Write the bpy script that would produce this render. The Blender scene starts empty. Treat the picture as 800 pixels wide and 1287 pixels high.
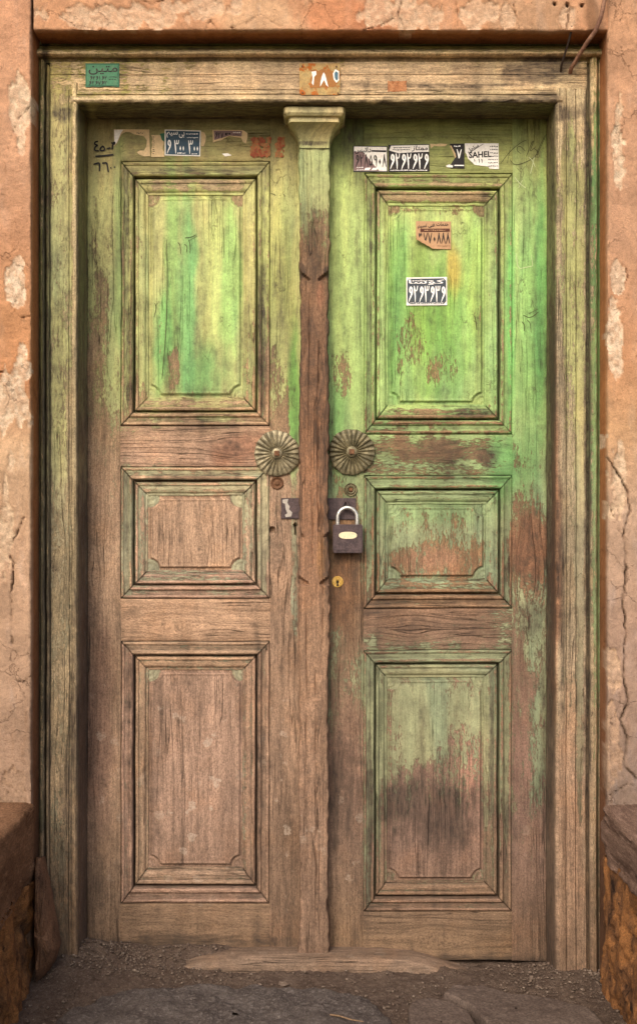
import bpy, math, random
import numpy as np
from mathutils import Vector
random.seed(7); np.random.seed(7)
SC = bpy.context.scene
COL = SC.collection

# ------------------------------------------------------------------ camera, sky, sun, exposure
CAMZ, DIST, PX = 1.113, 3.2, 0.002          # one photograph pixel is 2 mm on the door plane (y = 0)
cd = bpy.data.cameras.new('camera'); cam = bpy.data.objects.new('camera', cd); COL.objects.link(cam)
cam.location = (0, -DIST, CAMZ); cam.rotation_euler = (math.radians(90), 0, 0)
cd.sensor_fit = 'HORIZONTAL'; cd.sensor_width = 36; cd.lens = 36*DIST/1.6
cd.clip_start = 0.05; cd.clip_end = 2000
SC.camera = cam
SC.render.resolution_x, SC.render.resolution_y = 636, 1024
SUN_EL, SUN_AZ = math.radians(37), math.radians(18)
spos = Vector((-math.cos(SUN_EL)*math.sin(SUN_AZ), -math.cos(SUN_EL)*math.cos(SUN_AZ), math.sin(SUN_EL)))
w = bpy.data.worlds.new('World'); SC.world = w; w.use_nodes = True
nt = w.node_tree; nt.nodes.clear()
sk = nt.nodes.new('ShaderNodeTexSky'); sk.sky_type = 'NISHITA'; sk.sun_disc = False
sk.sun_elevation = SUN_EL; sk.sun_rotation = math.atan2(spos.x, spos.y); sk.dust_density = 4.0; sk.ozone_density = 0.6
bgn = nt.nodes.new('ShaderNodeBackground'); bgn.inputs[1].default_value = 0.148
wo = nt.nodes.new('ShaderNodeOutputWorld')
nt.links.new(sk.outputs[0], bgn.inputs[0]); nt.links.new(bgn.outputs[0], wo.inputs[0])
sl = bpy.data.lights.new('sun', 'SUN'); sl.energy = 1.5; sl.angle = math.radians(30); sl.color = (1.0, 0.90, 0.77)
so = bpy.data.objects.new('sun', sl); COL.objects.link(so); so.location = (0, -3, 6)
so.rotation_euler = spos.to_track_quat('Z', 'Y').to_euler()
SC.view_settings.view_transform = 'Standard'; SC.view_settings.look = 'None'
SC.view_settings.exposure = 0.36; SC.view_settings.gamma = 1

# ------------------------------------------------------------------ numpy helpers
def lin(c):
    c = np.asarray(c, float)/255.0
    return np.where(c <= .04045, c/12.92, ((c+.055)/1.055)**2.4)
def desat(c, k, g=1.):
    l = (c*np.array([.3, .55, .15])).sum(-1, keepdims=True); return (c*(1-k)+l*k)*g
def sm(a, b, x):
    t = np.clip((x-a)/(b-a), 0, 1); return t*t*(3-2*t)
def _h(i, j, s):
    n = (i*374761393 + j*668265263 + s*1442695041) & 0xffffffff
    n = ((n ^ (n >> 13))*1274126177) & 0xffffffff
    return ((n ^ (n >> 16)) & 0xffff)/65535.0
def vn(x, y, s=0):
    x = np.asarray(x, float); y = np.asarray(y, float)
    i = np.floor(x).astype(np.int64); j = np.floor(y).astype(np.int64); fx = x-i; fy = y-j
    fx = fx*fx*(3-2*fx); fy = fy*fy*(3-2*fy)
    a = _h(i, j, s)*(1-fx)+_h(i+1, j, s)*fx; b = _h(i, j+1, s)*(1-fx)+_h(i+1, j+1, s)*fx
    return a*(1-fy)+b*fy
def fbm(x, y, s=0, o=4):
    r = 0; a = .5; f = 1; t = 0
    for k in range(o):
        r = r+a*vn(x*f, y*f, s+k*17); t += a; a *= .5; f *= 2.03
    return r/t*2-1
def polydist(x, y, pts):
    d = np.full(np.shape(x), 1e9)
    for (ax, ay), (bx, by) in zip(pts[:-1], pts[1:]):
        vx, vy = bx-ax, by-ay; t = np.clip(((x-ax)*vx+(y-ay)*vy)/(vx*vx+vy*vy+1e-12), 0, 1)
        d = np.minimum(d, np.hypot(x-ax-t*vx, y-ay-t*vy))
    return d
def W(px, py, y=0.0):                        # a point on the photograph carried to depth y, metres
    s = (DIST+y)/DIST*PX
    return (px-400)*s, CAMZ+(643.5-py)*s
def toPX(x, y, z):                           # world metres to door-plane pixel units (for wear and shade maps)
    return 400+x/(PX*(DIST+y)/DIST), 643.5-(z-CAMZ)/(PX*(DIST+y)/DIST)

# ------------------------------------------------------------------ object helpers
def tag(o, label=None, cat=None, group=None, kind=None):
    if label: o['label'] = label
    if cat: o['category'] = cat
    if group: o['group'] = group
    if kind: o['kind'] = kind
    return o
def thing(name, label, cat, loc=(0, 0, 0), group=None):
    o = bpy.data.objects.new(name, None); COL.objects.link(o); o.location = loc; o.empty_display_size = .05
    return tag(o, label, cat, group)
def rootloc(p):
    v = Vector((0, 0, 0))
    while p is not None: v += p.location; p = p.parent
    return v
def mesh(name, V, F, mat, parent=None, attrs=None, smooth=True, sharp=38):
    V = np.asarray(V, float).reshape(-1, 3)
    base = rootloc(parent); Vl = V-np.array(base)
    me = bpy.data.meshes.new(name)
    if isinstance(F, np.ndarray):
        n = len(F); k = F.shape[1]
        me.vertices.add(len(Vl)); me.vertices.foreach_set('co', Vl.astype('f').ravel())
        me.loops.add(n*k); me.loops.foreach_set('vertex_index', F.astype('i').ravel())
        me.polygons.add(n); me.polygons.foreach_set('loop_start', np.arange(0, n*k, k, dtype='i'))
        me.update(calc_edges=True); me.validate()
    else:
        me.from_pydata([tuple(v) for v in Vl], [], [tuple(f) for f in F]); me.update()
    if attrs:
        for k, a in attrs.items():
            a = np.asarray(a, float).reshape(len(V), -1)
            if k in ('pcol', 'wcol'):
                at = me.attributes.new(k, 'FLOAT_COLOR', 'POINT')
                at.data.foreach_set('color', np.c_[a, np.ones(len(V))].astype('f').ravel())
            else:
                at = me.attributes.new(k, 'FLOAT_VECTOR', 'POINT'); at.data.foreach_set('vector', a.astype('f').ravel())
    if smooth:
        me.polygons.foreach_set('use_smooth', np.ones(len(me.polygons), bool))
        me.set_sharp_from_angle(angle=math.radians(sharp))
    me.materials.append(mat)
    o = bpy.data.objects.new(name, me); COL.objects.link(o)
    if parent is not None: o.parent = parent
    return o
def gridfaces(n, m, off=0, flip=False):
    i, j = np.meshgrid(np.arange(n-1), np.arange(m-1), indexing='ij')
    a = (i*m+j).ravel(); b = a+1; c = a+m+1; d = a+m
    F = np.stack([a, b, c, d], 1)+off
    return F[:, ::-1] if flip else F

# ------------------------------------------------------------------ materials
class NT:
    def __init__(s, name):
        s.m = bpy.data.materials.new(name); s.m.use_nodes = True; s.t = s.m.node_tree; s.t.nodes.clear()
        s.out = s.t.nodes.new('ShaderNodeOutputMaterial'); s.b = s.t.nodes.new('ShaderNodeBsdfPrincipled')
        s.t.links.new(s.b.outputs[0], s.out.inputs[0])
    def put(s, sock, v):
        if isinstance(v, bpy.types.NodeSocket): s.t.links.new(v, sock)
        elif v is not None:
            if sock.type == 'RGBA' and hasattr(v, '__len__') and len(v) == 3: v = (*v, 1)
            if sock.type == 'VECTOR' and not hasattr(v, '__len__'): v = (v, v, v)
            sock.default_value = v
    def math(s, op, a, b=None, c=None, clamp=False):
        n = s.t.nodes.new('ShaderNodeMath'); n.operation = op; n.use_clamp = clamp
        for k, v in enumerate((a, b, c)): s.put(n.inputs[k], v)
        return n.outputs[0]
    def vmul(s, a, b):
        n = s.t.nodes.new('ShaderNodeVectorMath'); n.operation = 'MULTIPLY'; s.put(n.inputs[0], a); s.put(n.inputs[1], b); return n.outputs[0]
    def vadd(s, a, b):
        n = s.t.nodes.new('ShaderNodeVectorMath'); n.operation = 'ADD'; s.put(n.inputs[0], a); s.put(n.inputs[1], b); return n.outputs[0]
    def noise(s, vec, scale=1, detail=4, rough=.55, dist=0, col=False):
        n = s.t.nodes.new('ShaderNodeTexNoise'); s.put(n.inputs['Vector'], vec)
        n.inputs['Scale'].default_value = scale; n.inputs['Detail'].default_value = detail
        n.inputs['Roughness'].default_value = rough; n.inputs['Distortion'].default_value = dist
        return n.outputs[1 if col else 0]
    def vor(s, vec, scale=1, feat='DISTANCE_TO_EDGE', rnd=1):
        n = s.t.nodes.new('ShaderNodeTexVoronoi'); n.feature = feat; s.put(n.inputs['Vector'], vec); n.inputs['Scale'].default_value = scale
        n.inputs['Randomness'].default_value = rnd
        return n.outputs['Distance']
    def step(s, x, a, b, lo=0., hi=1.):
        n = s.t.nodes.new('ShaderNodeMapRange'); n.interpolation_type = 'SMOOTHSTEP'
        for k, v in zip(('Value', 'From Min', 'From Max', 'To Min', 'To Max'), (x, a, b, lo, hi)): s.put(n.inputs[k], v)
        return n.outputs[0]
    def mix(s, f, a, b, mode='MIX'):
        n = s.t.nodes.new('ShaderNodeMix'); n.data_type = 'RGBA'; n.blend_type = mode; n.clamp_factor = True
        s.put(n.inputs[0], f); s.put(n.inputs[6], a); s.put(n.inputs[7], b); return n.outputs[2]
    def scale(s, c, f):                      # colour times scalar
        n = s.t.nodes.new('ShaderNodeVectorMath'); n.operation = 'SCALE'; s.put(n.inputs[0], c); s.put(n.inputs['Scale'], f); return n.outputs[0]
    def attr(s, name, kind='Vector'):
        n = s.t.nodes.new('ShaderNodeAttribute'); n.attribute_name = name; return n.outputs[kind]
    def sep(s, v):
        n = s.t.nodes.new('ShaderNodeSeparateXYZ'); s.put(n.inputs[0], v); return n.outputs
    def obj(s):
        return s.t.nodes.new('ShaderNodeTexCoord').outputs['Object']
    def bump(s, h, dist=.001, strength=1):
        n = s.t.nodes.new('ShaderNodeBump'); s.put(n.inputs['Height'], h); n.inputs['Distance'].default_value = dist
        n.inputs['Strength'].default_value = strength; s.t.links.new(n.outputs[0], s.b.inputs['Normal'])
    def done(s, col, rough=.8, metal=0, spec=.3):
        s.put(s.b.inputs['Base Color'], col); s.put(s.b.inputs['Roughness'], rough); s.put(s.b.inputs['Metallic'], metal)
        s.b.inputs['Specular IOR Level'].default_value = spec; return s.m

def mat_timber():
    n = NT('weathered_painted_timber')
    g = n.attr('gco'); mk = n.sep(n.attr('mask')); pc = n.attr('pcol', 'Color'); wc = n.attr('wcol', 'Color'); o = n.obj()
    cov, dirt_shade, spots = mk[0], mk[1], mk[2]
    warp = n.scale(n.noise(n.vmul(g, (14, 3, 1)), 1, 2, .5, 0, True), .012)
    gw = n.vadd(g, warp)
    fine = n.noise(n.vmul(gw, (190, 9, 3)), 1, 5, .65)
    broad = n.noise(n.vmul(gw, (34, 1.6, 5)), 1, 4, .6, .6)
    blot = n.noise(o, 9, 5, .6)
    # bare wood
    k = n.math('ADD', n.step(fine, .3, .7, .76, 1.20), n.step(broad, .3, .7, -.13, .13))
    grit = n.noise(n.vmul(gw, (520, 150, 5)), 1, 3, .7); gr2 = n.noise(o, 300, 3, .7)
    gk = n.math('ADD', n.step(grit, .3, .7, .66, 1.34), n.step(gr2, .3, .7, -.18, .18))
    wood = n.scale(wc, n.math('MULTIPLY', k, gk))
    wood = n.mix(n.step(blot, .45, .75), wood, n.vmul(wood, (1.06, .98, .90)))
    crackn = n.noise(n.vmul(gw, (75, 1.8, 7)), 1, 2, .5)
    crk = n.step(n.math('ABSOLUTE', n.math('SUBTRACT', crackn, .5)), 0, .012, 1, 0)
    crk = n.math('MULTIPLY', crk, n.step(n.noise(n.vmul(g, (9, 3, 9)), 1, 2), .48, .6))
    wood = n.mix(n.math('MULTIPLY', crk, .55), wood, (.03, .018, .01))
    wood = n.mix(n.step(n.noise(n.vmul(gw, (260, 30, 3)), 1, 4, .75), .60, .72, 0, .62), wood, (.05, .03, .018))
    # lime drips and pale splashes
    vo = n.vadd(o, n.scale(n.noise(o, 70, 4, .7, 0, True), .030)); vd = n.vor(vo, 24, 'F1'); vsz = n.step(n.noise(o, 19, 3), .40, .62, .02, .34)
    sp = n.math('MULTIPLY', n.step(n.math('SUBTRACT', vd, vsz), -.04, .03, 1, 0), n.math('MULTIPLY', spots, n.step(n.noise(o, 210, 3, .7), .40, .56, .25, 1)))
    wood = n.mix(n.math('MULTIPLY', sp, .72), wood, (.50, .40, .31))
    # paint
    st = n.noise(n.vmul(g, (26, 2.4, 2)), 1, 4, .6, .5)
    mot = n.noise(o, 38, 4, .65)
    pk = n.math('ADD', n.step(st, .32, .68, .80, 1.2), n.step(mot, .3, .7, -.13, .13))
    paint = n.scale(pc, n.math('MULTIPLY', pk, n.math('ADD', n.step(grit, .3, .7, .86, 1.14), n.step(gr2, .3, .7, -.10, .10))))
    paint = n.mix(n.step(n.noise(n.vmul(g, (17, 1.5, 8)), 1, 3, .6), .46, .66, 0, .6), paint, n.vmul(paint, (1.24, 1.08, 1.05)))
    paint = n.mix(n.step(n.noise(n.vmul(g, (12, 1.8, 4)), 1, 3, .6), .50, .68, 0, .6), paint, n.vmul(paint, (.78, .95, 1.05)))
    cv = n.vadd(n.vmul(g, (44, 17, 1)), n.scale(n.noise(n.vmul(g, (30, 14, 1)), 1, 3, .6, 0, True), 1.6))
    cq = n.step(n.vor(cv, 1), 0, .032, 1, 0)
    cq = n.math('MULTIPLY', cq, n.step(n.noise(o, 11, 4, .7), .50, .64, 0, .62))
    paint = n.mix(cq, paint, (.07, .06, .025))
    # where paint still holds
    n1 = n.noise(n.vmul(gw, (300, 70, 2)), 1, 5, .7)
    n2 = n.noise(n.vmul(gw, (60, 10, 4)), 1, 4, .6)
    n3 = n.noise(o, 16, 4, .6)
    s = n.math('ADD', n.math('MULTIPLY', n1, .50), n.math('ADD', n.math('MULTIPLY', n2, .30), n.math('MULTIPLY', n3, .20)))
    s = n.math('MULTIPLY_ADD', n.math('SUBTRACT', s, .5), 1.9, .5)
    thr = n.math('MULTIPLY_ADD', cov, .76, .12)
    d = n.math('SUBTRACT', thr, s)
    hard = n.step(d, -.008, .014); soft = n.step(d, -.20, .16)
    pf = n.math('ADD', n.math('MULTIPLY', hard, .58), n.math('MULTIPLY', soft, .42))
    c = n.mix(pf, wood, paint)
    edge = n.math('MULTIPLY', n.step(n.math('ABSOLUTE', n.math('ADD', d, .004)), 0, .014, .5, 0), n.step(cov, .02, .3))
    c = n.mix(edge, c, (.06, .045, .025))
    # grime runs and specks, plus shade painted in this channel
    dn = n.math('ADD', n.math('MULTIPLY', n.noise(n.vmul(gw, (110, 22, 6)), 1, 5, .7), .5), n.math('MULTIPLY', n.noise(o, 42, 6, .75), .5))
    dthr = n.math('MULTIPLY_ADD', dirt_shade, -.60, .78)
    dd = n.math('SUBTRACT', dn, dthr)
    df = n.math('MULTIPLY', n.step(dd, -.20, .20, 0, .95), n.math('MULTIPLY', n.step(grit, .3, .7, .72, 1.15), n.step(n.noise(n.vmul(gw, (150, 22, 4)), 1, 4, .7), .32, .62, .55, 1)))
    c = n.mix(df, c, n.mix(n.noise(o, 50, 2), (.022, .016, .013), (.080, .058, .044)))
    speck = n.math('MULTIPLY', n.step(n.noise(n.vmul(o, (1, 1, .55)), 230, 4, .8), .58, .66), n.step(n.noise(n.vmul(gw, (24, 4, 3)), 1, 5, .7), .46, .60))
    c = n.mix(n.math('MULTIPLY', speck, .62), c, (.050, .034, .020))
    h = n.math('ADD', n.math('MULTIPLY', fine, .55), n.math('MULTIPLY', hard, .35))
    h = n.math('SUBTRACT', h, n.math('MULTIPLY', crk, 1.2)); h = n.math('SUBTRACT', h, n.math('MULTIPLY', cq, .4))
    h = n.math('ADD', h, n.math('MULTIPLY', mot, .35)); h = n.math('ADD', h, n.math('MULTIPLY', grit, .3))
    n.bump(h, .0026, 1)
    return n.done(c, n.math('MULTIPLY_ADD', pf, -.22, .85), 0, .28)
def mat_plaster():
    n = NT('cracked_ochre_plaster')
    mk = n.sep(n.attr('mask')); pc = n.attr('pcol', 'Color'); wc = n.attr('wcol', 'Color'); o = n.obj()
    a = n.noise(o, 14, 6, .62, .4); b = n.noise(o, 90, 5, .7); f = n.noise(o, 420, 3, .6)
    skin = n.scale(pc, n.math('ADD', n.step(a, .3, .7, .82, 1.14), n.math('ADD', n.step(b, .3, .7, -.12, .12), n.step(f, .35, .65, -.09, .09))))
    skin = n.mix(n.step(n.noise(n.vmul(o, (22, 22, 7)), 1, 4, .6), .52, .72, 0, .6), skin, n.vmul(skin, (1.06, 1.2, 1.4)))
    skin = n.mix(n.step(n.noise(n.vmul(o, (30, 30, 6)), 1, 5, .65), .55, .75, 0, .55), skin, n.vmul(skin, (.78, .66, .55)))
    raw = n.scale(wc, n.math('ADD', n.step(b, .3, .7, .78, 1.2), n.step(f, .3, .7, -.14, .14)))
    c = n.mix(mk[0], raw, skin)
    pit = n.math('MULTIPLY', n.step(n.noise(o, 150, 4, .7), .62, .70), n.step(a, .45, .6))
    c = n.mix(n.math('MULTIPLY', pit, .5), c, (.14, .06, .025))
    c = n.mix(mk[1], c, (.05, .028, .014))
    hair = n.step(n.vor(n.vadd(o, n.scale(n.noise(o, 20, 4, .7, 0, True), .07)), 11), 0, .012, 1, 0)
    hair = n.math('MULTIPLY', hair, n.step(n.noise(o, 6, 3), .50, .58))
    c = n.mix(n.math('MULTIPLY', hair, .35), c, (.12, .05, .02))
    h = n.math('ADD', n.math('MULTIPLY', b, .6), n.math('MULTIPLY', f, .25)); h = n.math('SUBTRACT', h, n.math('MULTIPLY', pit, .35))
    h = n.math('SUBTRACT', h, n.math('MULTIPLY', hair, .5)); h = n.math('ADD', h, n.math('MULTIPLY', n.noise(o, 260, 5, .8), .5)); n.bump(h, .0052, 1)
    return n.done(c, .92, 0, .15)
def mat_earthy(name, c1, c2, c3, s=1., bd=.004, rough=.95, stretch=(1, 1, 1)):
    n = NT(name); o = n.vmul(n.obj(), stretch)
    a = n.noise(o, 11*s, 6, .62, .3); b = n.noise(o, 70*s, 5, .7); f = n.noise(o, 330*s, 3, .65)
    c = n.mix(n.step(a, .36, .66), c1, c2)
    c = n.mix(n.step(b, .46, .74), c, c3)
    c = n.scale(c, n.step(f, .3, .7, .66, 1.34))
    c = n.mix(n.step(n.noise(o, 150*s, 3, .6), .64, .72, 0, .45), c, n.scale(c, .35))
    n.bump(n.math('ADD', n.math('MULTIPLY', b, .7), n.math('MULTIPLY', f, .35)), bd, 1)
    return n.done(c, rough, 0, .15)
def mat_metal(name, c1, c2, rust=.0, rustc=(.16, .055, .02), metal=.7, rough=.5, s=1.):
    n = NT(name); o = n.obj()
    a = n.noise(o, 60*s, 5, .65); b = n.noise(o, 260*s, 4, .7)
    c = n.mix(n.step(a, .35, .68), c1, c2); c = n.scale(c, n.step(b, .3, .7, .7, 1.25))
    rf = n.step(n.noise(o, 95*s, 5, .7), .72-rust*.5, .80-rust*.5)
    c = n.mix(rf, c, rustc)
    n.bump(n.math('ADD', b, rf), .0006, .8)
    return n.done(c, n.math('MULTIPLY_ADD', rf, .3, rough), n.math('MULTIPLY_ADD', rf, -metal, metal), .4)
def mat_print(name, c, wear=.5, under=None, th=.60):
    n = NT(name); o = n.obj(); c = tuple(lin(c))
    k = n.noise(o, 180, 4, .7)
    cc = n.scale(c, n.step(k, .3, .7, .86, 1.1))
    cc = n.mix(n.step(n.noise(o, 420, 4, .7), th, th+.10, 0, wear), cc, tuple(lin(under)) if under else (.30, .25, .17))
    cc = n.mix(n.step(n.noise(o, 70, 4, .6), .5, .75, 0, .2), cc, (.22, .17, .10))
    n.bump(k, .0003, .6)
    return n.done(cc, .6, 0, .3)
TIM = mat_timber(); PLA = mat_plaster()

# ------------------------------------------------------------------ wear and painted-shade maps of the timber (door-plane pixel units)
def blob(px, py, cx, cy, rx, ry, soft=.45, warp=.5, s=1):
    d = np.hypot((px-cx)/rx, (py-cy)/ry)+warp*fbm(px/13, py/45, s, 4)
    return sm(1+soft, 1-soft, d)
def lerpc(a, b, w): return a*(1-w[..., None])+lin(b)*w[..., None]
def ycol(py, table):
    ys = [t[0] for t in table]; c = np.array([lin(t[1]) for t in table])
    return np.stack([np.interp(py, ys, c[:, k]) for k in range(3)], -1)
ZL = dict(
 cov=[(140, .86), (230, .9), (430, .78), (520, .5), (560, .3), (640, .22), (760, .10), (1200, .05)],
 pc=[(145, (126, 122, 72)), (200, (140, 134, 82)), (250, (164, 168, 104)), (480, (152, 160, 98)), (600, (150, 150, 112)), (900, (136, 136, 102)), (1200, (112, 104, 80))],  # dim olive at the top: header's shade put into the paint colour
 wc=[(150, (165, 138, 98)), (520, (166, 128, 92)), (620, (182, 140, 110)), (850, (172, 132, 104)), (1000, (152, 116, 92)), (1190, (122, 92, 70))],  # lower wood darkened for weaker light there as well as dirt
 blobs=[('c', 128, 330, 16, 110, .52), ('c', 118, 460, 12, 90, .38), ('c', 155, 420, 7, 130, .7), ('c', 130, 250, 8, 60, .95),
  ('c', 245, 370, 60, 135, 1.0), ('c', 218, 470, 7, 28, .35), ('c', 200, 430, 5, 60, .6), ('c', 245, 560, 85, 24, .05), ('c', 345, 470, 14, 50, .45),
  ('c', 350, 540, 16, 26, .2), ('c', 369, 480, 6, 110, .98), ('c', 370, 700, 5, 130, .55), ('c', 245, 670, 58, 46, .03), ('c', 160, 660, 8, 80, .6),
  ('c', 330, 660, 7, 80, .6), ('c', 120, 560, 14, 40, .3), ('c', 245, 960, 56, 120, .02), 
  
  ('c', 245, 232, 62, 9, .45), ('c', 245, 262, 8, 120, .8),
  ('p', 215, 350, 9, 120, (122, 164, 84)), ('p', 235, 370, 12, 140, (104, 168, 92)), ('p', 268, 340, 14, 110, (168, 190, 108)), ('p', 290, 360, 12, 110, (140, 184, 96)),
  ('p', 205, 430, 14, 60, (96, 160, 80)), ('p', 248, 470, 24, 40, (96, 156, 84)), ('p', 369, 490, 7, 90, (84, 150, 58)), ('p', 350, 330, 20, 90, (160, 170, 92)),
  ('p', 150, 320, 8, 120, (128, 148, 82)), ('p', 245, 510, 80, 12, (160, 150, 98)),
  ('w', 300, 565, 40, 20, (150, 100, 68)), ('w', 120, 900, 22, 120, (140, 100, 82)), ('w', 354, 1080, 24, 90, (132, 100, 78)),
  ('d', 112, 700, 4, 480, .26), ('d', 130, 330, 16, 100, .26), ('d', 157, 300, 6, 100, .38), ('d', 345, 400, 14, 120, .26), ('d', 245, 535, 80, 5, .4), ('d', 300, 560, 40, 16, .3), ('d', 245, 600, 90, 4, .4), ('d', 130, 1100, 26, 80, .2), ('d', 245, 217, 80, 3, .5), ('d', 328, 420, 5, 90, .55), ('d', 165, 440, 5, 90, .5), ('d', 165, 950, 4, 160, .4), ('d', 372, 780, 5, 300, .3), ('d', 112, 400, 3, 240, .3),
  ('d', 245, 1184, 150, 8, .4), ('d', 345, 690, 12, 24, .25), ('d', 325, 960, 4, 160, .45), ('s', 250, 990, 60, 110, 1.), ('s', 350, 1000, 22, 120, .8), ('s', 130, 960, 22, 160, .5)])
ZR = dict(
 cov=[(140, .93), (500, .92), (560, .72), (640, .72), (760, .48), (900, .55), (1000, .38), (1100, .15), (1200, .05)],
 pc=[(145, (112, 122, 58)), (205, (142, 150, 82)), (280, (154, 178, 102)), (480, (134, 168, 94)), (600, (126, 150, 94)), (760, (126, 140, 96)), (900, (126, 134, 88)), (1200, (108, 104, 76))],  # top rows dimmed too, painting the shade under the header
 wc=[(150, (160, 132, 92)), (550, (138, 102, 70)), (700, (146, 104, 68)), (820, (140, 106, 80)), (950, (140, 102, 82)), (1060, (124, 94, 76)), (1190, (122, 92, 66))],  # darkens downward, light falloff and dirt both in the wood colour
 blobs=[('c', 545, 380, 62, 130, 1.), ('c', 520, 430, 20, 34, .52), ('c', 556, 462, 22, 24, .50), ('c', 600, 400, 6, 30, .6), ('c', 505, 470, 10, 20, .6), ('c', 545, 262, 64, 7, .6), ('c', 478, 250, 8, 60, .75), 
  ('c', 545, 228, 80, 6, .6), ('c', 545, 247, 64, 6, .35), ('c', 430, 470, 14, 34, .45), ('c', 525, 572, 90, 26, .30), ('c', 632, 572, 14, 24, .8), ('c', 480, 575, 14, 22, .55),
  ('c', 545, 585, 90, 8, .5), ('c', 545, 660, 55, 26, .58), ('c', 545, 705, 55, 20, .28), ('c', 545, 775, 100, 34, .10), ('c', 620, 790, 24, 20, .35),
  ('c', 434, 690, 20, 60, .12), ('c', 434, 750, 16, 60, .10), ('c', 434, 880, 18, 80, .42), ('c', 434, 1040, 22, 120, .08), ('c', 667, 690, 24, 44, .03), ('c', 652, 640, 10, 30, .4),
  ('c', 667, 800, 20, 60, .6), ('c', 680, 900, 8, 90, .65), ('c', 655, 900, 12, 90, .3), ('c', 545, 905, 58, 70, .80), ('c', 580, 950, 22, 50, .5), ('c', 545, 985, 58, 26, .42), ('c', 545, 1070, 60, 46, .04),
  ('c', 545, 1135, 90, 20, .12), ('c', 470, 930, 8, 140, .75), ('c', 460, 1050, 6, 100, .45), ('c', 632, 920, 6, 120, .6), ('c', 540, 524, 70, 12, .6),
  ('p', 545, 400, 40, 80, (112, 164, 56)), ('p', 500, 380, 14, 110, (110, 168, 78)), ('p', 595, 350, 14, 80, (132, 170, 76)), ('p', 430, 400, 14, 150, (158, 186, 102)), ('p', 665, 400, 14, 130, (112, 168, 88)),
  ('p', 680, 350, 8, 160, (88, 158, 78)), ('p', 570, 340, 9, 30, (172, 156, 60)), ('p', 640, 400, 6, 150, (96, 170, 84)), ('p', 545, 645, 60, 14, (110, 146, 84)), ('p', 545, 510, 60, 12, (148, 180, 98)), ('p', 476, 400, 7, 120, (152, 184, 108)),
  ('p', 440, 180, 30, 40, (96, 112, 52)), ('p', 640, 590, 30, 40, (84, 148, 72)), ('p', 545, 920, 50, 70, (134, 142, 92)), ('p', 425, 540, 10, 60, (106, 158, 78)),
  ('w', 667, 695, 26, 50, (150, 100, 62)), ('w', 545, 705, 50, 18, (150, 104, 78)), ('w', 434, 740, 16, 60, (142, 94, 56)), ('w', 590, 965, 12, 60, (166, 112, 88)),
  ('d', 545, 1022, 66, 46, .52), ('d', 520, 1014, 38, 26, .74), ('d', 575, 1008, 26, 20, .62), ('d', 434, 990, 22, 70, .42), ('d', 422, 1020, 8, 60, .5), ('d', 667, 690, 22, 60, .34), ('d', 668, 780, 20, 24, .5), ('d', 545, 575, 90, 20, .34), ('d', 545, 790, 80, 16, .26), ('d', 440, 180, 30, 60, .3), ('d', 684, 900, 6, 200, .34), ('d', 434, 740, 18, 60, .3), ('d', 610, 260, 10, 30, .3), ('d', 436, 690, 22, 22, .5), ('d', 610, 575, 16, 14, .55), ('d', 600, 518, 28, 7, .5), ('d', 690, 700, 5, 120, .85),
  ('d', 667, 770, 18, 14, .42), ('d', 690, 500, 4, 400, .5), ('d', 464, 400, 3, 150, .42), ('d', 626, 400, 3, 150, .45), ('d', 545, 1208, 150, 7, .5), ('d', 465, 1010, 4, 120, .6), ('d', 618, 940, 4, 120, .45),
  ('d', 670, 680, 10, 12, .35), ('d', 434, 620, 20, 50, .25), ('d', 415, 560, 3, 300, .3), ('d', 470, 765, 30, 10, .35), ('d', 640, 1030, 12, 80, .25), ('s', 434, 1060, 20, 90, .7), ('s', 670, 1080, 14, 80, .3)])
ZP = dict(
 cov=[(135, .9), (200, .92), (250, .72), (300, .42), (350, .12), (420, 0), (1200, 0)],
 pc=[(135, (182, 174, 128)), (165, (176, 168, 118)), (182, (160, 158, 106)), (200, (150, 164, 106)), (300, (138, 140, 88)), (1200, (120, 110, 80))],
 wc=[(150, (176, 150, 112)), (300, (138, 104, 72)), (400, (134, 94, 64)), (560, (146, 98, 62)), (680, (150, 104, 72)), (800, (154, 114, 84)), (1000, (146, 110, 86)), (1190, (122, 92, 72))],  # post wood also dimmed towards the foot, painted falloff and dirt
 blobs=[('d', 394, 290, 16, 50, .30), ('d', 388, 520, 10, 80, .34), ('d', 404, 600, 8, 60, .34), ('d', 394, 330, 14, 40, .40), ('d', 390, 450, 10, 60, .28), ('d', 402, 480, 7, 50, .34), ('d', 402, 545, 10, 30, .4), ('d', 394, 625, 10, 30, .2), ('d', 376, 560, 4, 200, .5), ('d', 411, 560, 4, 220, .5), ('d', 410, 700, 6, 40, .5),
  ('d', 378, 345, 6, 8, .7), ('d', 412, 345, 6, 8, .7), ('d', 394, 188, 22, 2, .8), ('d', 394, 800, 4, 60, .25), ('w', 402, 370, 5, 20, (150, 98, 66)), ('w', 404, 700, 6, 30, (156, 108, 62)), ('c', 400, 700, 3, 20, .1), ('s', 394, 1060, 20, 120, .5)])
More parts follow.
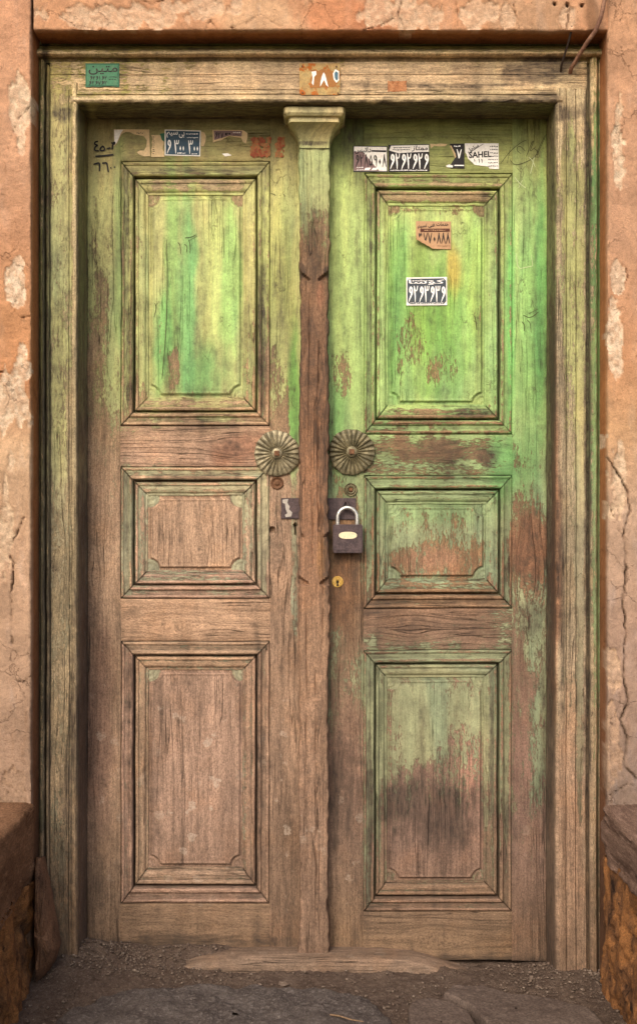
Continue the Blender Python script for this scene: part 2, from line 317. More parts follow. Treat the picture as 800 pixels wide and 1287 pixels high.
ZF = dict(   # the frame
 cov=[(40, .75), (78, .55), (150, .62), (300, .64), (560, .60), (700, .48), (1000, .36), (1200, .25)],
 pc=[(50, (120, 112, 52)), (75, (148, 132, 72)), (140, (164, 156, 98)), (400, (148, 152, 98)), (700, (138, 130, 94)), (1000, (108, 98, 66)), (1200, (98, 82, 60))],  # darker at the top: lintel's shade put into the paint
 wc=[(50, (176, 150, 104)), (100, (190, 160, 114)), (300, (168, 144, 108)), (700, (158, 134, 102)), (1000, (144, 116, 90)), (1200, (112, 84, 64))],  # foot of the frame darkened for weaker low light and mud
 blobs=[('c', 400, 98, 240, 22, .12), ('c', 620, 98, 130, 22, .05), ('c', 400, 124, 300, 7, .2), ('c', 718, 130, 22, 60, .15), ('c', 718, 340, 14, 190, .66), ('c', 716, 600, 14, 130, .35), ('c', 700, 620, 8, 260, .12),
  ('c', 718, 820, 18, 180, .38), ('c', 716, 1060, 20, 150, .08), ('c', 749, 500, 9, 420, .78), ('c', 749, 1050, 9, 180, .5), ('c', 728, 700, 6, 300, .75), ('c', 54, 500, 9, 460, .85), ('c', 400, 58, 360, 8, .9), ('c', 400, 67, 360, 4, .5), ('c', 94, 400, 4, 300, .35), ('c', 80, 1050, 16, 150, .45), ('c', 92, 560, 6, 90, .2),
  ('p', 150, 98, 80, 26, (128, 124, 48)), ('p', 749, 300, 9, 180, (92, 142, 78)), ('p', 749, 700, 9, 300, (112, 144, 82)), ('p', 50, 300, 8, 300, (96, 106, 62)), ('p', 50, 800, 8, 400, (92, 88, 62)), ('p', 720, 330, 10, 180, (158, 164, 100)), ('p', 75, 480, 12, 120, (152, 154, 96)), ('d', 78, 400, 12, 160, .30), ('d', 716, 200, 14, 60, .26),
  ('p', 400, 56, 360, 5, (98, 104, 44)), ('p', 400, 67, 360, 4, (168, 142, 82)), ('p', 104, 300, 6, 180, (100, 104, 58)), ('p', 104, 900, 6, 400, (108, 92, 82)),  # top architrave: shaded green and beige highlight painted in
  ('w', 104, 900, 6, 400, (116, 92, 80)), ('w', 692, 600, 6, 400, (120, 76, 46)), ('w', 716, 1050, 18, 160, (152, 112, 84)), ('w', 400, 98, 250, 20, (196, 160, 118)), ('w', 699, 700, 6, 180, (140, 92, 60)),
  ('d', 668, 92, 36, 13, .95), ('d', 688, 84, 20, 12, 1.0), ('d', 700, 100, 10, 5, .5), ('d', 690, 78, 36, 6, .7), ('d', 540, 107, 140, 3, .5), ('d', 686, 122, 18, 9, .9), ('d', 640, 122, 50, 3, .4), ('d', 738, 170, 5, 110, .8), ('d', 738, 500, 3, 300, .5), ('d', 400, 141, 320, 12, .95), ('d', 620, 138, 90, 14, 1.0),  # soot stains; header underside also darkened as painted shade
  ('d', 57, 500, 4, 560, .66), ('d', 62, 500, 3, 500, .5), ('d', 104, 500, 6, 560, .20), ('d', 692, 600, 7, 500, .32), ('d', 738, 600, 4, 500, .6), ('d', 98, 420, 3, 200, .5), ('d', 94, 900, 4, 220, .45), ('d', 706, 760, 4, 160, .5), ('d', 702, 700, 4, 90, .6), ('d', 85, 1060, 9, 120, .35), ('d', 620, 84, 90, 3, .35), ('d', 400, 62, 300, 2, .35), ('s', 80, 900, 14, 140, .5), ('d', 690, 300, 6, 200, .25)])  # grime lines; grooves and reveals also darkened as painted shade
def zone(Z, px, py):
    cov = np.interp(py, [t[0] for t in Z['cov']], [t[1] for t in Z['cov']])
    p = ycol(py, Z['pc']); wd = ycol(py, Z['wc']); d = np.full(np.shape(px), .10); s = np.zeros(np.shape(px))
    for i, (k, cx, cy, rx, ry, v) in enumerate(Z['blobs']):
        b = blob(px, py, cx, cy, rx, ry, .62 if min(rx, ry) > 12 else .5, .55, i)
        if k == 'c': cov = cov*(1-b)+v*b
        elif k == 'p': p = lerpc(p, v, b*.85)
        elif k == 'w': wd = lerpc(wd, v, b*.9)
        elif k == 'd': d = np.maximum(d, v*b)
        elif k == 's': s = np.maximum(s, v*b)
    big = fbm(px/46, py/120, 60, 5); mid_ = fbm(px/12, py/60, 64, 4)
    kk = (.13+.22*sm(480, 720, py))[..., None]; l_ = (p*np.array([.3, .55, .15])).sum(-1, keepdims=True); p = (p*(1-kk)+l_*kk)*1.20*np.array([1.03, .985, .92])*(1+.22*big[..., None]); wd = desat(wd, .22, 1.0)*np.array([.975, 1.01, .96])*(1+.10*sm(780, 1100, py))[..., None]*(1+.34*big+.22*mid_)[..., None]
    wd = wd*(1-.0*sm(900, 1190, py)[..., None]); cov = cov+.10*mid_*(cov > .03)*(cov < .97)
    d = d+.14+.30*np.clip(fbm(px/14, py/80, 62, 5), 0, 1)
    return cov, d, s, p, wd
KNOTS = [(222, 788, 5), (300, 560, 6), (132, 980, 5), (520, 790, 6), (350, 705, 7), (665, 720, 7), (436, 860, 5), (548, 1182, 6), (250, 1165, 5), (394, 870, 6), (80, 690, 5), (718, 930, 6), (250, 690, 4), (118, 720, 4), (394, 480, 5), (205, 92, 5), (610, 575, 6)]
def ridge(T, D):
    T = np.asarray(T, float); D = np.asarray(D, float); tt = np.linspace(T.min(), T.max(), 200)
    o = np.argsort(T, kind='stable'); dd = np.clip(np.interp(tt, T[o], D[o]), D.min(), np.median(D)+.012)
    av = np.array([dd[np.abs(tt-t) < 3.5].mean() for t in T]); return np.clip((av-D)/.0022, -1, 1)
def tim_attrs(Z, X, Y, Zw, horiz=False, seed=0., dcov=0., ddirt_shade=0.):
    px, py = toPX(X, 0*Y if Z is not ZF else Y, Zw)
    cov, d, s, p, wd = zone(Z, px, py)
    gx, gy = (Zw, X) if horiz else (X, Zw)
    for kx, ky, kr in KNOTS:
        xk, zk = (kx-400)*PX, CAMZ+(643.5-ky)*PX; ax, al = (Zw-zk, X-xk) if horiz else (X-xk, Zw-zk); r_ = kr*PX
        gx = gx-ax*.95*np.exp(-(ax/(r_*2.6))**2-(al/(r_*6))**2)
        q = np.hypot(X-xk, (Zw-zk)); d = np.maximum(d, .62*np.exp(-(q/(r_*.8))**2))
    g = np.stack([gx+Y, gy+seed*.37, np.full(np.shape(gx), seed*1.7)], -1)
    return dict(pcol=p.reshape(-1, 3), wcol=wd.reshape(-1, 3), mask=np.stack([np.clip(cov+dcov, 0, 1), np.clip(d+ddirt_shade, 0, 1), s], -1).reshape(-1, 3), gco=g.reshape(-1, 3))
_sd = [0]
def nseed(): _sd[0] += 1; return _sd[0]
def put(name, X, Y, Z_, mat, parent, zones, horiz=False, flip=False, dcov=0, ddirt_shade=0, sharp=38, wear=None):
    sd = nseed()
    at = tim_attrs(zones, X, Y, Z_, horiz, sd % 23+.3, dcov, ddirt_shade); tr = np.random.RandomState(sd+5); v = tr.uniform(.90, 1.08)
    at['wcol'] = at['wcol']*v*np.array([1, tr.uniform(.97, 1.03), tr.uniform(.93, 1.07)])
    if wear is not None:                       # rubbed arrises, and darker quirks of the profile
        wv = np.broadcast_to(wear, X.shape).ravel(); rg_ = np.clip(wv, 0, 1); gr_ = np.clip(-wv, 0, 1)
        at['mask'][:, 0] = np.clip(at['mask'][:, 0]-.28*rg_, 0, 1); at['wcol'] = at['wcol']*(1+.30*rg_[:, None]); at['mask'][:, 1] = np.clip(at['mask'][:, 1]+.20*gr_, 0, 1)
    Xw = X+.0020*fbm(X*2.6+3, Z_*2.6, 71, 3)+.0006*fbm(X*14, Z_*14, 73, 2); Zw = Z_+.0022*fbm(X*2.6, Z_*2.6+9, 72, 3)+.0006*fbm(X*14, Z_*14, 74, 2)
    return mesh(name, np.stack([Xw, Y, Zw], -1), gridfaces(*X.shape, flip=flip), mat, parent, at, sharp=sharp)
def board(name, x0, y0, x1, y1, depth, parent, zones, horiz=False, thick=.03, c=.9, step=5., hf=None, dcov=0, ddirt_shade=0, edge=.6, taper=0):
    """plank with eased edges, px rectangle on the door plane; depth = y of its face"""
    us = np.r_[x0, x0, x0+c*.35, x0+c, np.linspace(x0+c, x1-c, max(3, int((x1-x0)/step)+1))[1:-1], x1-c, x1-c*.35, x1, x1]
    vs = np.r_[y0, y0, y0+c*.35, y0+c, np.linspace(y0+c, y1-c, max(3, int((y1-y0)/step)+1))[1:-1], y1-c, y1-c*.35, y1, y1]
    U, V = np.meshgrid(us, vs, indexing='ij')
    ring = np.minimum(np.minimum(np.arange(len(us))[:, None], np.arange(len(us))[::-1][:, None]), np.minimum(np.arange(len(vs))[None], np.arange(len(vs))[::-1][None]))
    sd = nseed()
    off = np.select([ring == 0, ring == 1, ring == 2], [thick, c*PX, c*PX*.3], 0.)
    nz = .0006*fbm(U/(60 if horiz else 9), V/(9 if horiz else 60), sd)+.0005*fbm(U/50, V/50, sd+5)
    chip = np.where(ring <= 3, .0011*np.clip(fbm(U/6, V/6, sd+9)+.1, 0, 1), 0)
    D = depth+off+nz+np.where(ring > 0, chip, 0)
    Ue = U+np.where(ring <= 2, edge*.5*fbm(U/7, V/11, sd+3), 0); Ve = V+np.where(ring <= 2, edge*.5*fbm(U/11, V/7, sd+4), 0)
    if hf is not None: D = D+hf(U, V)
    if taper: Ue = Ue+taper*np.where(U < (x0+x1)/2, 1, -1)*(V-y0)/(y1-y0)
    X = (Ue-400)*PX*(DIST+(depth if zones is ZF else 0))/DIST; Z_ = CAMZ+(643.5-Ve)*PX*(DIST+(depth if zones is ZF else 0))/DIST
    return put(name, X, D, Z_, TIM, parent, zones, horiz, dcov=dcov, ddirt_shade=ddirt_shade)
def moulding(rect, prof, parent, zones, ks=(1, 1, 1, 1), dcov=0, ddirt_shade=0, gap=.85, dpt=0., name='moulding'):
    """four mitred lengths of moulding round a px rectangle; prof = (inset px, y)"""
    x0, y0, x1, y1 = rect
    T = np.array([p[0] for p in prof], float); Dp = np.array([p[1] for p in prof], float)+dpt
    out = []; kl, kt, kr, kb = ks
    for side in range(4):
        L = (x1-x0) if side in (0, 2) else (y1-y0)
        n = max(6, int(L/5)); a = np.linspace(0, 1, n)[:, None]; sd = nseed()
        if side in (0, 2):
            U = x0+kl*T[None]+gap+(x1-x0-(kl+kr)*T[None]-2*gap)*a; V = np.broadcast_to((y0+kt*T)[None] if side == 0 else (y1-kb*T)[None], U.shape)
        else:
            V = y0+kt*T[None]+gap+(y1-y0-(kt+kb)*T[None]-2*gap)*a; U = np.broadcast_to((x0+kl*T)[None] if side == 3 else (x1-kr*T)[None], V.shape)
        along = U if side in (0, 2) else V
        D = np.broadcast_to(Dp[None], U.shape)+.0007*fbm(along/40, 0*along+side*9, sd)+.0006*fbm(along/5, T[None]/2+0*along, sd+2)
        w_ = .35*fbm(along/22, 0*along+3, sd+4)
        U = U+(w_ if side in (1, 3) else 0); V = V+(w_ if side in (0, 2) else 0)
        X = (U-400)*PX; Z_ = CAMZ+(643.5-V)*PX
        out.append(put(name, X, D, Z_, TIM, parent, zones, side in (0, 2), flip=side in (0, 1) if False else side in (1, 2), dcov=dcov, ddirt_shade=ddirt_shade, sharp=32, wear=ridge(T, Dp)[None]))
    return out
OUTER = [(0, .006), (.3, .0006), (1.0, -.0022), (2.2, -.0036), (3.4, -.0022), (3.9, .0002), (8.6, .0006), (9.2, -.0022), (10.4, -.0048), (12.2, -.0052), (13.3, -.0030), (13.9, .002), (14.1, .024)]
INNER = [(.5, .024), (.8, .0075), (2.0, .0030), (3.4, .0020), (4.6, .0032), (5.0, .0058), (6.0, .0056), (8.4, .0048), (10.8, .0062), (12.4, .0092), (12.8, .0112), (15.2, .0116), (15.9, .0160), (16.2, .022)]
def panel(x0, y0, x1, y1, parent, zones, r=13, horiz=False, corner=(0, 0, 0, 0)):
    """sunk panel with a raised field whose corners are scooped out in quarter rounds"""
    us = np.arange(x0-3, x1+3.1, 1.3); vs = np.arange(y0-3, y1+3.1, 1.3); U, V = np.meshgrid(us, vs, indexing='ij')
    ins = 2.2
    d = np.minimum(np.minimum(U-x0-ins, x1-ins-U), np.minimum(V-y0-ins, y1-ins-V))
    bead = np.zeros_like(U); dc = np.zeros_like(U)
    for kx, cx in enumerate((x0+1, x1-1)):
        for ky, cy in enumerate((y0+1, y1-1)):
            dc = dc+corner[ky*2+kx]*sm(r+1.2, r-1.2, np.hypot(U-cx, V-cy)+.8*fbm(U/4, V/4, 55))
            q = np.hypot(U-cx, V-cy); d = np.minimum(d, q-r); bead = np.maximum(bead, np.exp(-((q-r+3.2)/1.1)**2)*(q < r)); bead = np.maximum(bead, .8*np.exp(-((q-3)/1.8)**2))
    sd = nseed()
    D = .0150-.0062*sm(0, 1.8, d)-.0010*np.exp(-((d-2.6)/.9)**2)+.0008*np.exp(-((d-5.)/1.)**2)-.0022*bead+.0007*fbm(U/9, V/70, sd)+.0008*fbm(U/60, V/90, sd+3)
    X = (U-400)*PX; Z_ = CAMZ+(643.5-V)*PX
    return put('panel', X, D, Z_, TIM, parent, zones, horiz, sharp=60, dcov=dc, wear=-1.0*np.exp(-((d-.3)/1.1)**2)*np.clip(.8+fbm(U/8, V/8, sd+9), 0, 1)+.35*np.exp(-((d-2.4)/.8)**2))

def sunk(o, f, parent, zones, dc=0, corner=(0, 0, 0, 0)):
    ks = [abs(f[i]-o[i])/31 for i in range(4)]; sg = (1, 1, -1, -1)
    moulding(o, OUTER, parent, zones, ks, dcov=dc*.8)
    moulding([o[i]+sg[i]*15*ks[i] for i in range(4)], INNER, parent, zones, ks, dcov=dc)
    panel(*f, parent, zones, corner=corner)
# ------------------------------------------------------------------ the two leaves
LEAF_L = thing('door_leaf', 'left leaf of the old double door, faded green above and bare pinkish wood below', 'door leaf', (-.3, 0, 0), 'leaves of the double door')
LEAF_R = thing('door_leaf', 'right leaf of the old double door, brighter green, carrying the padlock', 'door leaf', (.3, 0, 0), 'leaves of the double door')
def bottom_dip(U, V): return 0*U
# left leaf: stiles, rails
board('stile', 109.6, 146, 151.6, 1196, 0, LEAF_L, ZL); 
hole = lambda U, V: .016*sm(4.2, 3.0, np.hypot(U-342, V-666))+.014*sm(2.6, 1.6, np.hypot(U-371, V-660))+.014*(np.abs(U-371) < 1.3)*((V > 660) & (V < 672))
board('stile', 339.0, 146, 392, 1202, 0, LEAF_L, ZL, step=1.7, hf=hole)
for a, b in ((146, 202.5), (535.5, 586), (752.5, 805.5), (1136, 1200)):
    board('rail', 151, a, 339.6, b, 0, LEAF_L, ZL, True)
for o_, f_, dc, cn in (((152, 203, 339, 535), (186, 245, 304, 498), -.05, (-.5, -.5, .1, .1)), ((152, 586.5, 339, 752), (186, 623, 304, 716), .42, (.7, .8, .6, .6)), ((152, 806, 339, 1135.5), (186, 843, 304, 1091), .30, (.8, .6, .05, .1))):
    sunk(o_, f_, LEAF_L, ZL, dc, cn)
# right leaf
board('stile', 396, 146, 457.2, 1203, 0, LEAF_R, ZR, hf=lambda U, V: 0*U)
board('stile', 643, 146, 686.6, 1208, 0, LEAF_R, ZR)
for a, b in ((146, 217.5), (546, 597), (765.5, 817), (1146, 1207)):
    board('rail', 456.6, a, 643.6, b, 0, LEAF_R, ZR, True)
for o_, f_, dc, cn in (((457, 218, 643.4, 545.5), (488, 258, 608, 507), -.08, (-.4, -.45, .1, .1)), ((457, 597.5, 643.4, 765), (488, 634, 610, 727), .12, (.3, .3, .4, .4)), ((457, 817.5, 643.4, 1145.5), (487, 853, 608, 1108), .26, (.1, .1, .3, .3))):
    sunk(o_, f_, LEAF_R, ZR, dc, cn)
board('light_stop_board', 110, 146, 392, 1200, .032, LEAF_L, ZL, step=60)  # unseen board added to stop light through the gaps
board('light_stop_board', 396, 146, 686, 1204, .032, LEAF_R, ZR, step=60)  # same added light stop behind the right leaf

# ------------------------------------------------------------------ centre post with its capital
POST = thing('door_post', 'slim wooden post with moulded capital covering the joint between the two leaves', 'post', (-.011, -.03, .01))
def loft(name, rows, parent, zones, cx, nc=29, back=.002, rnd=1.2, sharp=38, jit=0, notch=None):
    """rows: (py, half width px, y of the face)"""
    r = np.array(rows, float); sd = nseed(); n = len(r)
    t = np.r_[-1, -1, -1, np.linspace(-1, 1, nc)[1:-1], 1, 1, 1]
    k = np.r_[1., .12, .03, np.zeros(nc-2), .03, .12, 1.]
    t = np.r_[-1., -1., -.93, np.linspace(-.85, .85, nc), .93, 1., 1.]; k = np.r_[1., .14, .02, np.zeros(nc), .02, .14, 1.]
    PY = np.repeat(r[:, 0][:, None], len(t), 1); HW = r[:, 1][:, None]; FY = r[:, 2][:, None]
    U = cx+t[None]*(HW+jit*fbm(PY/9, np.sign(t)[None]*7+0*PY, sd)*(np.abs(t)[None] > .9)); D = FY*(1-k[None])+back*k[None]
    D = D+(.0009*fbm(U/4, PY/40, sd+2)+.0012*fbm(U/9, PY/30, sd+6))*(k[None] < .5)
    if notch is not None: D = D+notch(t[None]+0*PY, PY)*(k[None] < .5)
    sc = PX*(DIST+FY)/DIST; X = (U-400)*sc; Z_ = CAMZ+(643.5-PY)*sc
    return put(name, X[::-1], D[::-1], Z_[::-1], TIM, parent, zones, flip=True, sharp=sharp)
def notch(t, py):
    a = np.abs(t); q = 0*t
    for c0, c1, hgt in ((338, 353, 1), (668, 676, .5), (722, 735, .9), (1041, 1047, .18)):
        lim = 1-hgt*.72*sm(0, 1, (py-c0)/(c1-c0))                       # scooped shoulder widening downwards
        q = q+(.013*hgt)*sm(lim-.06, lim+.06, a)*(py >= c0)*(py <= c1)
    for (c0, y0_, y1_, dp) in ((-.35, 360, 560, .006), (.3, 420, 700, .008), (-.1, 560, 740, .005), (.55, 600, 860, .006), (-.5, 760, 1000, .005), (.15, 830, 1190, .006), (.42, 1050, 1195, .005)):
        cc = c0+.10*fbm(py/60, c0+0*py, 830)+.05*fbm(py/14, c0+0*py, 831); q = q+dp*np.exp(-((t-cc)/.045)**2)*sm(y0_, y0_+25, py)*sm(y1_, y1_-40, py)*np.clip(.6+fbm(py/20, c0+0*py, 833), 0, 1)
    q = q+.004*np.clip(fbm(t*2.2, py/22, 835, 4)-.05, 0, 1)*(py > 280)
    return q+.0022*sm(670, 674, py)*sm(722, 718, py)*sm(.55, .8, a)
rows = [(p, 19.2-.6*sm(300, 500, p)+(.8*math.sin(p/37)+.6*math.sin(p/91))*(p > 300), -.052) for p in np.arange(186.5, 1205, 2.2)]
loft('shaft', rows, POST, ZP, 394.5, jit=2.2, notch=notch)
cap = [(133.6, 38.6, -.104), (134.6, 39.2, -.108), (141, 38.9, -.108), (145, 36.6, -.103), (146.6, 33.4, -.096), (147.2, 32.8, -.095), (153.0, 32.8, -.095), (153.6, 31.8, -.093), (154.6, 30.8, -.091)]
cove = [(p, 19.4+11.2*((186-p)/31)**2.1, -.056-.034*((186-p)/31)**2.1) for p in np.linspace(155.2, 186, 14)]
loft('capital', [(133.0, 38.4, -.05)]+cap+cove, POST, ZP, 394.5, sharp=30)

# ------------------------------------------------------------------ frame
FRAME = thing('door_frame', 'heavy moulded timber door frame with flaking olive green paint', 'door frame', (0, -.11, 0))
FY = -.12
def strip(name, prof, a0, a1, vertical, parent, zones, sign=1, mitre=(0, 0), n=None, wob=.5, yref=FY, dcov=0, ddirt_shade=0):
    """profiled length of frame timber: prof = (px across, y); runs from a0 to a1 along, in px at the frame face; mitre gives px cut back per px across at each end"""
    T = np.array([p[0] for p in prof], float); Dp = np.array([p[1] for p in prof], float); sd = nseed()
    n = n or int(abs(a1-a0)/4); a = np.linspace(0, 1, n)[:, None]
    s0 = a0+mitre[0]*(T-T[0])[None]; s1 = a1+mitre[1]*(T-T[0])[None]; A = s0+(s1-s0)*a; B = np.broadcast_to(T[None], A.shape)+wob*fbm(A/30, 0*A+sd, sd)+.3*fbm(A/6, 0*A+T[None]/3, sd+1)
    D = np.broadcast_to(Dp[None], A.shape)+.0009*fbm(A/30, B/6, sd+2)+.0007*fbm(A/7, B/3, sd+3)
    U, V = (B, A) if vertical else (A, B)
    s = PX*(DIST+yref)/DIST
    X = (U-400)*s; Z_ = CAMZ+(643.5-V)*s
    fl = not vertical
    if sign < 0: fl = not fl
    return put(name, X, D, Z_, TIM, parent, zones, not vertical, flip=fl, sharp=34, dcov=dcov, ddirt_shade=ddirt_shade, wear=.8*ridge(T, Dp)[None])
def dens(p, k=3):                      # subdivide long flats of a profile
    o = []
    for (a, b), (c, d) in zip(p[:-1], p[1:]):
        m = max(1, int(abs(c-a)/k), int(abs(d-b)/.02)); o += [(a+(c-a)*i/m, b+(d-b)*i/m) for i in range(m)]
    return o+[p[-1]]
jl = dens([(63, -.09), (63, FY+.002), (64, FY), (86, FY), (86.6, FY+.003), (87.3, FY), (90.5, FY+.001), (91, FY-.003), (93, FY-.0055), (95.5, FY-.005), (97.3, FY-.001), (98, FY+.004), (98, .03)])
strip('jamb', jl, 104.5, 1215, True, FRAME, ZF, mitre=(.0, 0))
jr = dens([(736.5, -.09), (736.5, FY+.002), (735.5, FY), (724, FY), (723.4, FY+.0045), (722.6, FY), (712, FY), (711.4, FY+.004), (710.6, FY), (707, FY-.003), (702, FY-.004), (699.4, FY-.001), (698, FY+.004), (698, .03)])
strip('jamb', jr, 111, 1240, True, FRAME, ZF, sign=-1)
# header board and its lip
hd = dens([(77.5, -.09), (77.5, FY), (93, FY), (93.5, FY+.002), (94, FY), (112.4, FY), (112.8, FY+.006)])
strip('header', hd, 62.6, 737, False, FRAME, ZF, wob=.3)
lp = dens([(112.9, FY+.006), (113.3, FY-.001), (118, FY-.002), (118.6, FY+.001), (120, FY-.002), (122, FY-.006), (126, FY-.008), (128.4, FY-.005), (129.5, FY), (130, FY+.006), (130, .03)])
strip('lip', lp, 90, 706, False, FRAME, ZF, wob=.3)
# outer architrave, three lengths
ol = dens([(42, -.098), (45.2, -.104), (46, -.113), (48.5, -.116), (49.4, -.112), (50.2, -.118), (52, -.128), (54.5, -.131), (56.2, -.127), (56.8, -.108), (58.4, -.106), (59, -.126), (60.6, -.130), (62.2, -.126), (62.8, -.10)], 2)
strip('architrave', ol, 66, 1220, True, FRAME, ZF, mitre=(.9, 0))
orr = dens([(760, -.098), (757.4, -.104), (756.4, -.113), (753, -.118), (752.4, -.112), (751, -.118), (748, -.127), (743.5, -.128), (741.6, -.122), (740.6, -.104), (737, -.10)], 2)
strip('architrave', orr, 66, 1240, True, FRAME, ZF, sign=-1)
ot = dens([(46, -.098), (50.5, -.108), (54.5, -.112), (55.2, -.106), (56, -.112), (60, -.116), (61.5, -.124), (64, -.133), (67, -.139), (70.5, -.140), (72.6, -.134), (73, -.118), (77.6, -.112), (77.6, -.09)], 2)
strip('architrave', ot, 44, 758, False, FRAME, ZF, wob=.3)

# ------------------------------------------------------------------ plaster walls
WALL = thing('plaster_wall', 'cracked ochre plaster wall around the old green door', 'wall', (0, -.2, 0))
def plaster_attrs(px, py, crack, skin, tone):
    return dict(pcol=tone[0].reshape(-1, 3), wcol=tone[1].reshape(-1, 3), mask=np.stack([skin, crack, 0*skin], -1).reshape(-1, 3))
def tones(px, py, left):
    if left: sk_ = ycol(py, [(0, (214, 144, 98)), (200, (212, 148, 104)), (300, (206, 138, 90)), (400, (212, 138, 78)), (480, (206, 130, 70)), (560, (212, 160, 114)), (700, (204, 152, 114)), (850, (184, 138, 106)), (1010, (160, 120, 94)), (1200, (120, 84, 60))])
    else: sk_ = ycol(py, [(0, (206, 142, 96)), (300, (208, 146, 104)), (450, (206, 136, 82)), (540, (210, 150, 96)), (640, (196, 150, 118)), (800, (178, 134, 108)), (1010, (148, 116, 98)), (1200, (120, 84, 60))])
    rw = ycol(py, [(0, (226, 184, 146)), (350, (236, 200, 168)), (650, (222, 180, 144)), (900, (196, 150, 118)), (1010, (160, 122, 96)), (1200, (120, 84, 60))])
    g = (1+.16*fbm(px/30, py/40, 90, 4))[..., None]; return desat(sk_, .22, .95)*g*np.array([.97, 1.05, 1.03]), desat(rw, .2, .94)*g*np.array([.97, 1.04, 1.0])
def pier(left, edge, ret):
    sg = -1 if left else 1
    Y0 = -.2; xe = W(edge, 0, Y0)[0]; 
    zs = np.r_[-.25, -.1, np.arange(.0, 2.55, .0032), 2.6, 2.8, 3.1, 3.4]
    # columns: start inside the return, turn the arris, run out along the face
    dx = np.r_[0, 0, 0, .0004, .0015, .004, np.arange(.007, .15, .0032), .17, .2, .25, .32, .42, .6, .9, 1.3]
    dy = np.r_[.115, .07, .03, .008, .002, 0, np.zeros(len(dx)-6)]
    DX, ZZ = np.meshgrid(dx, zs, indexing='ij'); DY = np.repeat(dy[:, None], len(zs), 1)
    X = xe+sg*DX; Y = Y0+DY; px, py = toPX(X, Y, ZZ); pu = np.abs(px-edge)+DY*0
    s0 = 100 if left else 200
    n = fbm(X*22, ZZ*12, s0, 5)+.35*fbm(X*90, ZZ*60, s0+5, 3)
    if left:
        patch = np.maximum.reduce([blob(px, py, 20, 360, 12, 30, .2, .9, 3), .8*blob(px, py, 26, 130, 14, 50, .3, 1.2, 4), blob(px, py, 16, 500, 22, 50, .4, 1.3, 6), .9*blob(px, py, 22, 330, 8, 10, .2, .9, 8), .7*blob(px, py, 8, 640, 10, 60, .3, 1.2, 9), .9*blob(px, py, 12, 1000, 20, 30, .2, 1.0, 12)])
        cr = [[(30, 650), (22, 668), (12, 690), (17, 712), (14, 750), (15, 810)], [(20, 345), (28, 362), (14, 385), (26, 398), (39, 396)], [(39, 130), (20, 150), (8, 190)], [(0, 468), (8, 467)], [(39, 850), (28, 858), (20, 856)], [(0, 985), (12, 990), (8, 1010)]]
    else:
        patch = np.maximum.reduce([.8*blob(px, py, 775, 180, 12, 60, .3, 1.2, 3), blob(px, py, 778, 350, 9, 26, .3, 1.0, 5), .9*blob(px, py, 772, 440, 10, 40, .3, 1.2, 6), .8*blob(px, py, 770, 600, 14, 50, .3, 1.2, 7), blob(px, py, 768, 840, 10, 30, .25, .9, 8), .8*blob(px, py, 768, 940, 12, 40, .3, 1.2, 12)])
        cr = [[(764, 575), (778, 596), (788, 618), (791, 640), (783, 672), (787, 700), (783, 760), (786, 800), (783, 850), (790, 880), (780, 905), (788, 930), (783, 960), (799, 980)], [(768, 640), (776, 665), (790, 680)], [(763, 820), (775, 818)], [(766, 1000), (790, 985), (799, 990)], [(786, 20), (790, 45)], [(778, 325), (790, 345), (778, 372)]]
    patch = np.clip(patch, 0, 1)
    skin = 1-sm(.40, .50, patch+.75*n*sm(.02, .3, patch))*(.55+.45*sm(-.2, .3, fbm(px/5, py/7, 95, 3)))
    cd_ = np.full(X.shape, 99.)
    wx = px+2.2*fbm(px/6, py/6, 5); wy = py+2.5*fbm(px/7, py/7, 8)
    for i, c in enumerate(cr): cd_ = np.minimum(cd_, polydist(wx, wy, c)*(1.25 if i else (.85 if left else .72-.22*sm(880, 940, py)))+(.4 if i else 0.))
    crack = np.exp(-(cd_/(.75+.5*np.clip(fbm(px/30, py/30, 6), 0, 1)))**2)*np.clip(.62+1.1*fbm(px/16, py/16, 4), .12, 1)
    far = sm(.16, .3, DX)
    Y = Y+(1-far)*(.0046*(1-skin)+.010*crack)+.0035*fbm(X*14, ZZ*9, s0+2)*(DX > .003)+.0011*fbm(X*80, ZZ*80, s0+3)*(DX > .001)*(1-far)
    X = X-sg*(DX <= .0016)*(.0016*fbm(0*X, ZZ*22, s0+7)+.001*fbm(0*X, ZZ*90, s0+8))*sm(.08, .0, DY)
    tn = list(tones(px, py, left)); base = np.broadcast_to(lin((172, 112, 72)), tn[0].shape) # brown tone for the return
    rt = sm(.004, .02, DY)[..., None]*ycol(py, [(0, (1, 1, 1)), (1, (1, 1, 1))])*0+sm(.004, .02, DY)[..., None]
    tn[0] = tn[0]*(1-rt)+ycol(py, [(0, (168, 112, 72)), (500, (176, 118, 72)), (900, (140, 96, 66)), (1100, (104, 74, 54))])*rt
    A = plaster_attrs(px, py, np.clip(crack*.95, 0, .95), skin, tn)
    return mesh('pier', np.stack([X, Y, ZZ], -1), gridfaces(*X.shape, flip=not left), PLA, WALL, A, sharp=55)
tag(pier(True, 39, 45), 'plaster pier left of the door with orange skin and pale patches')
tag(pier(False, 763, 757), 'plaster pier right of the door split by a long crack')
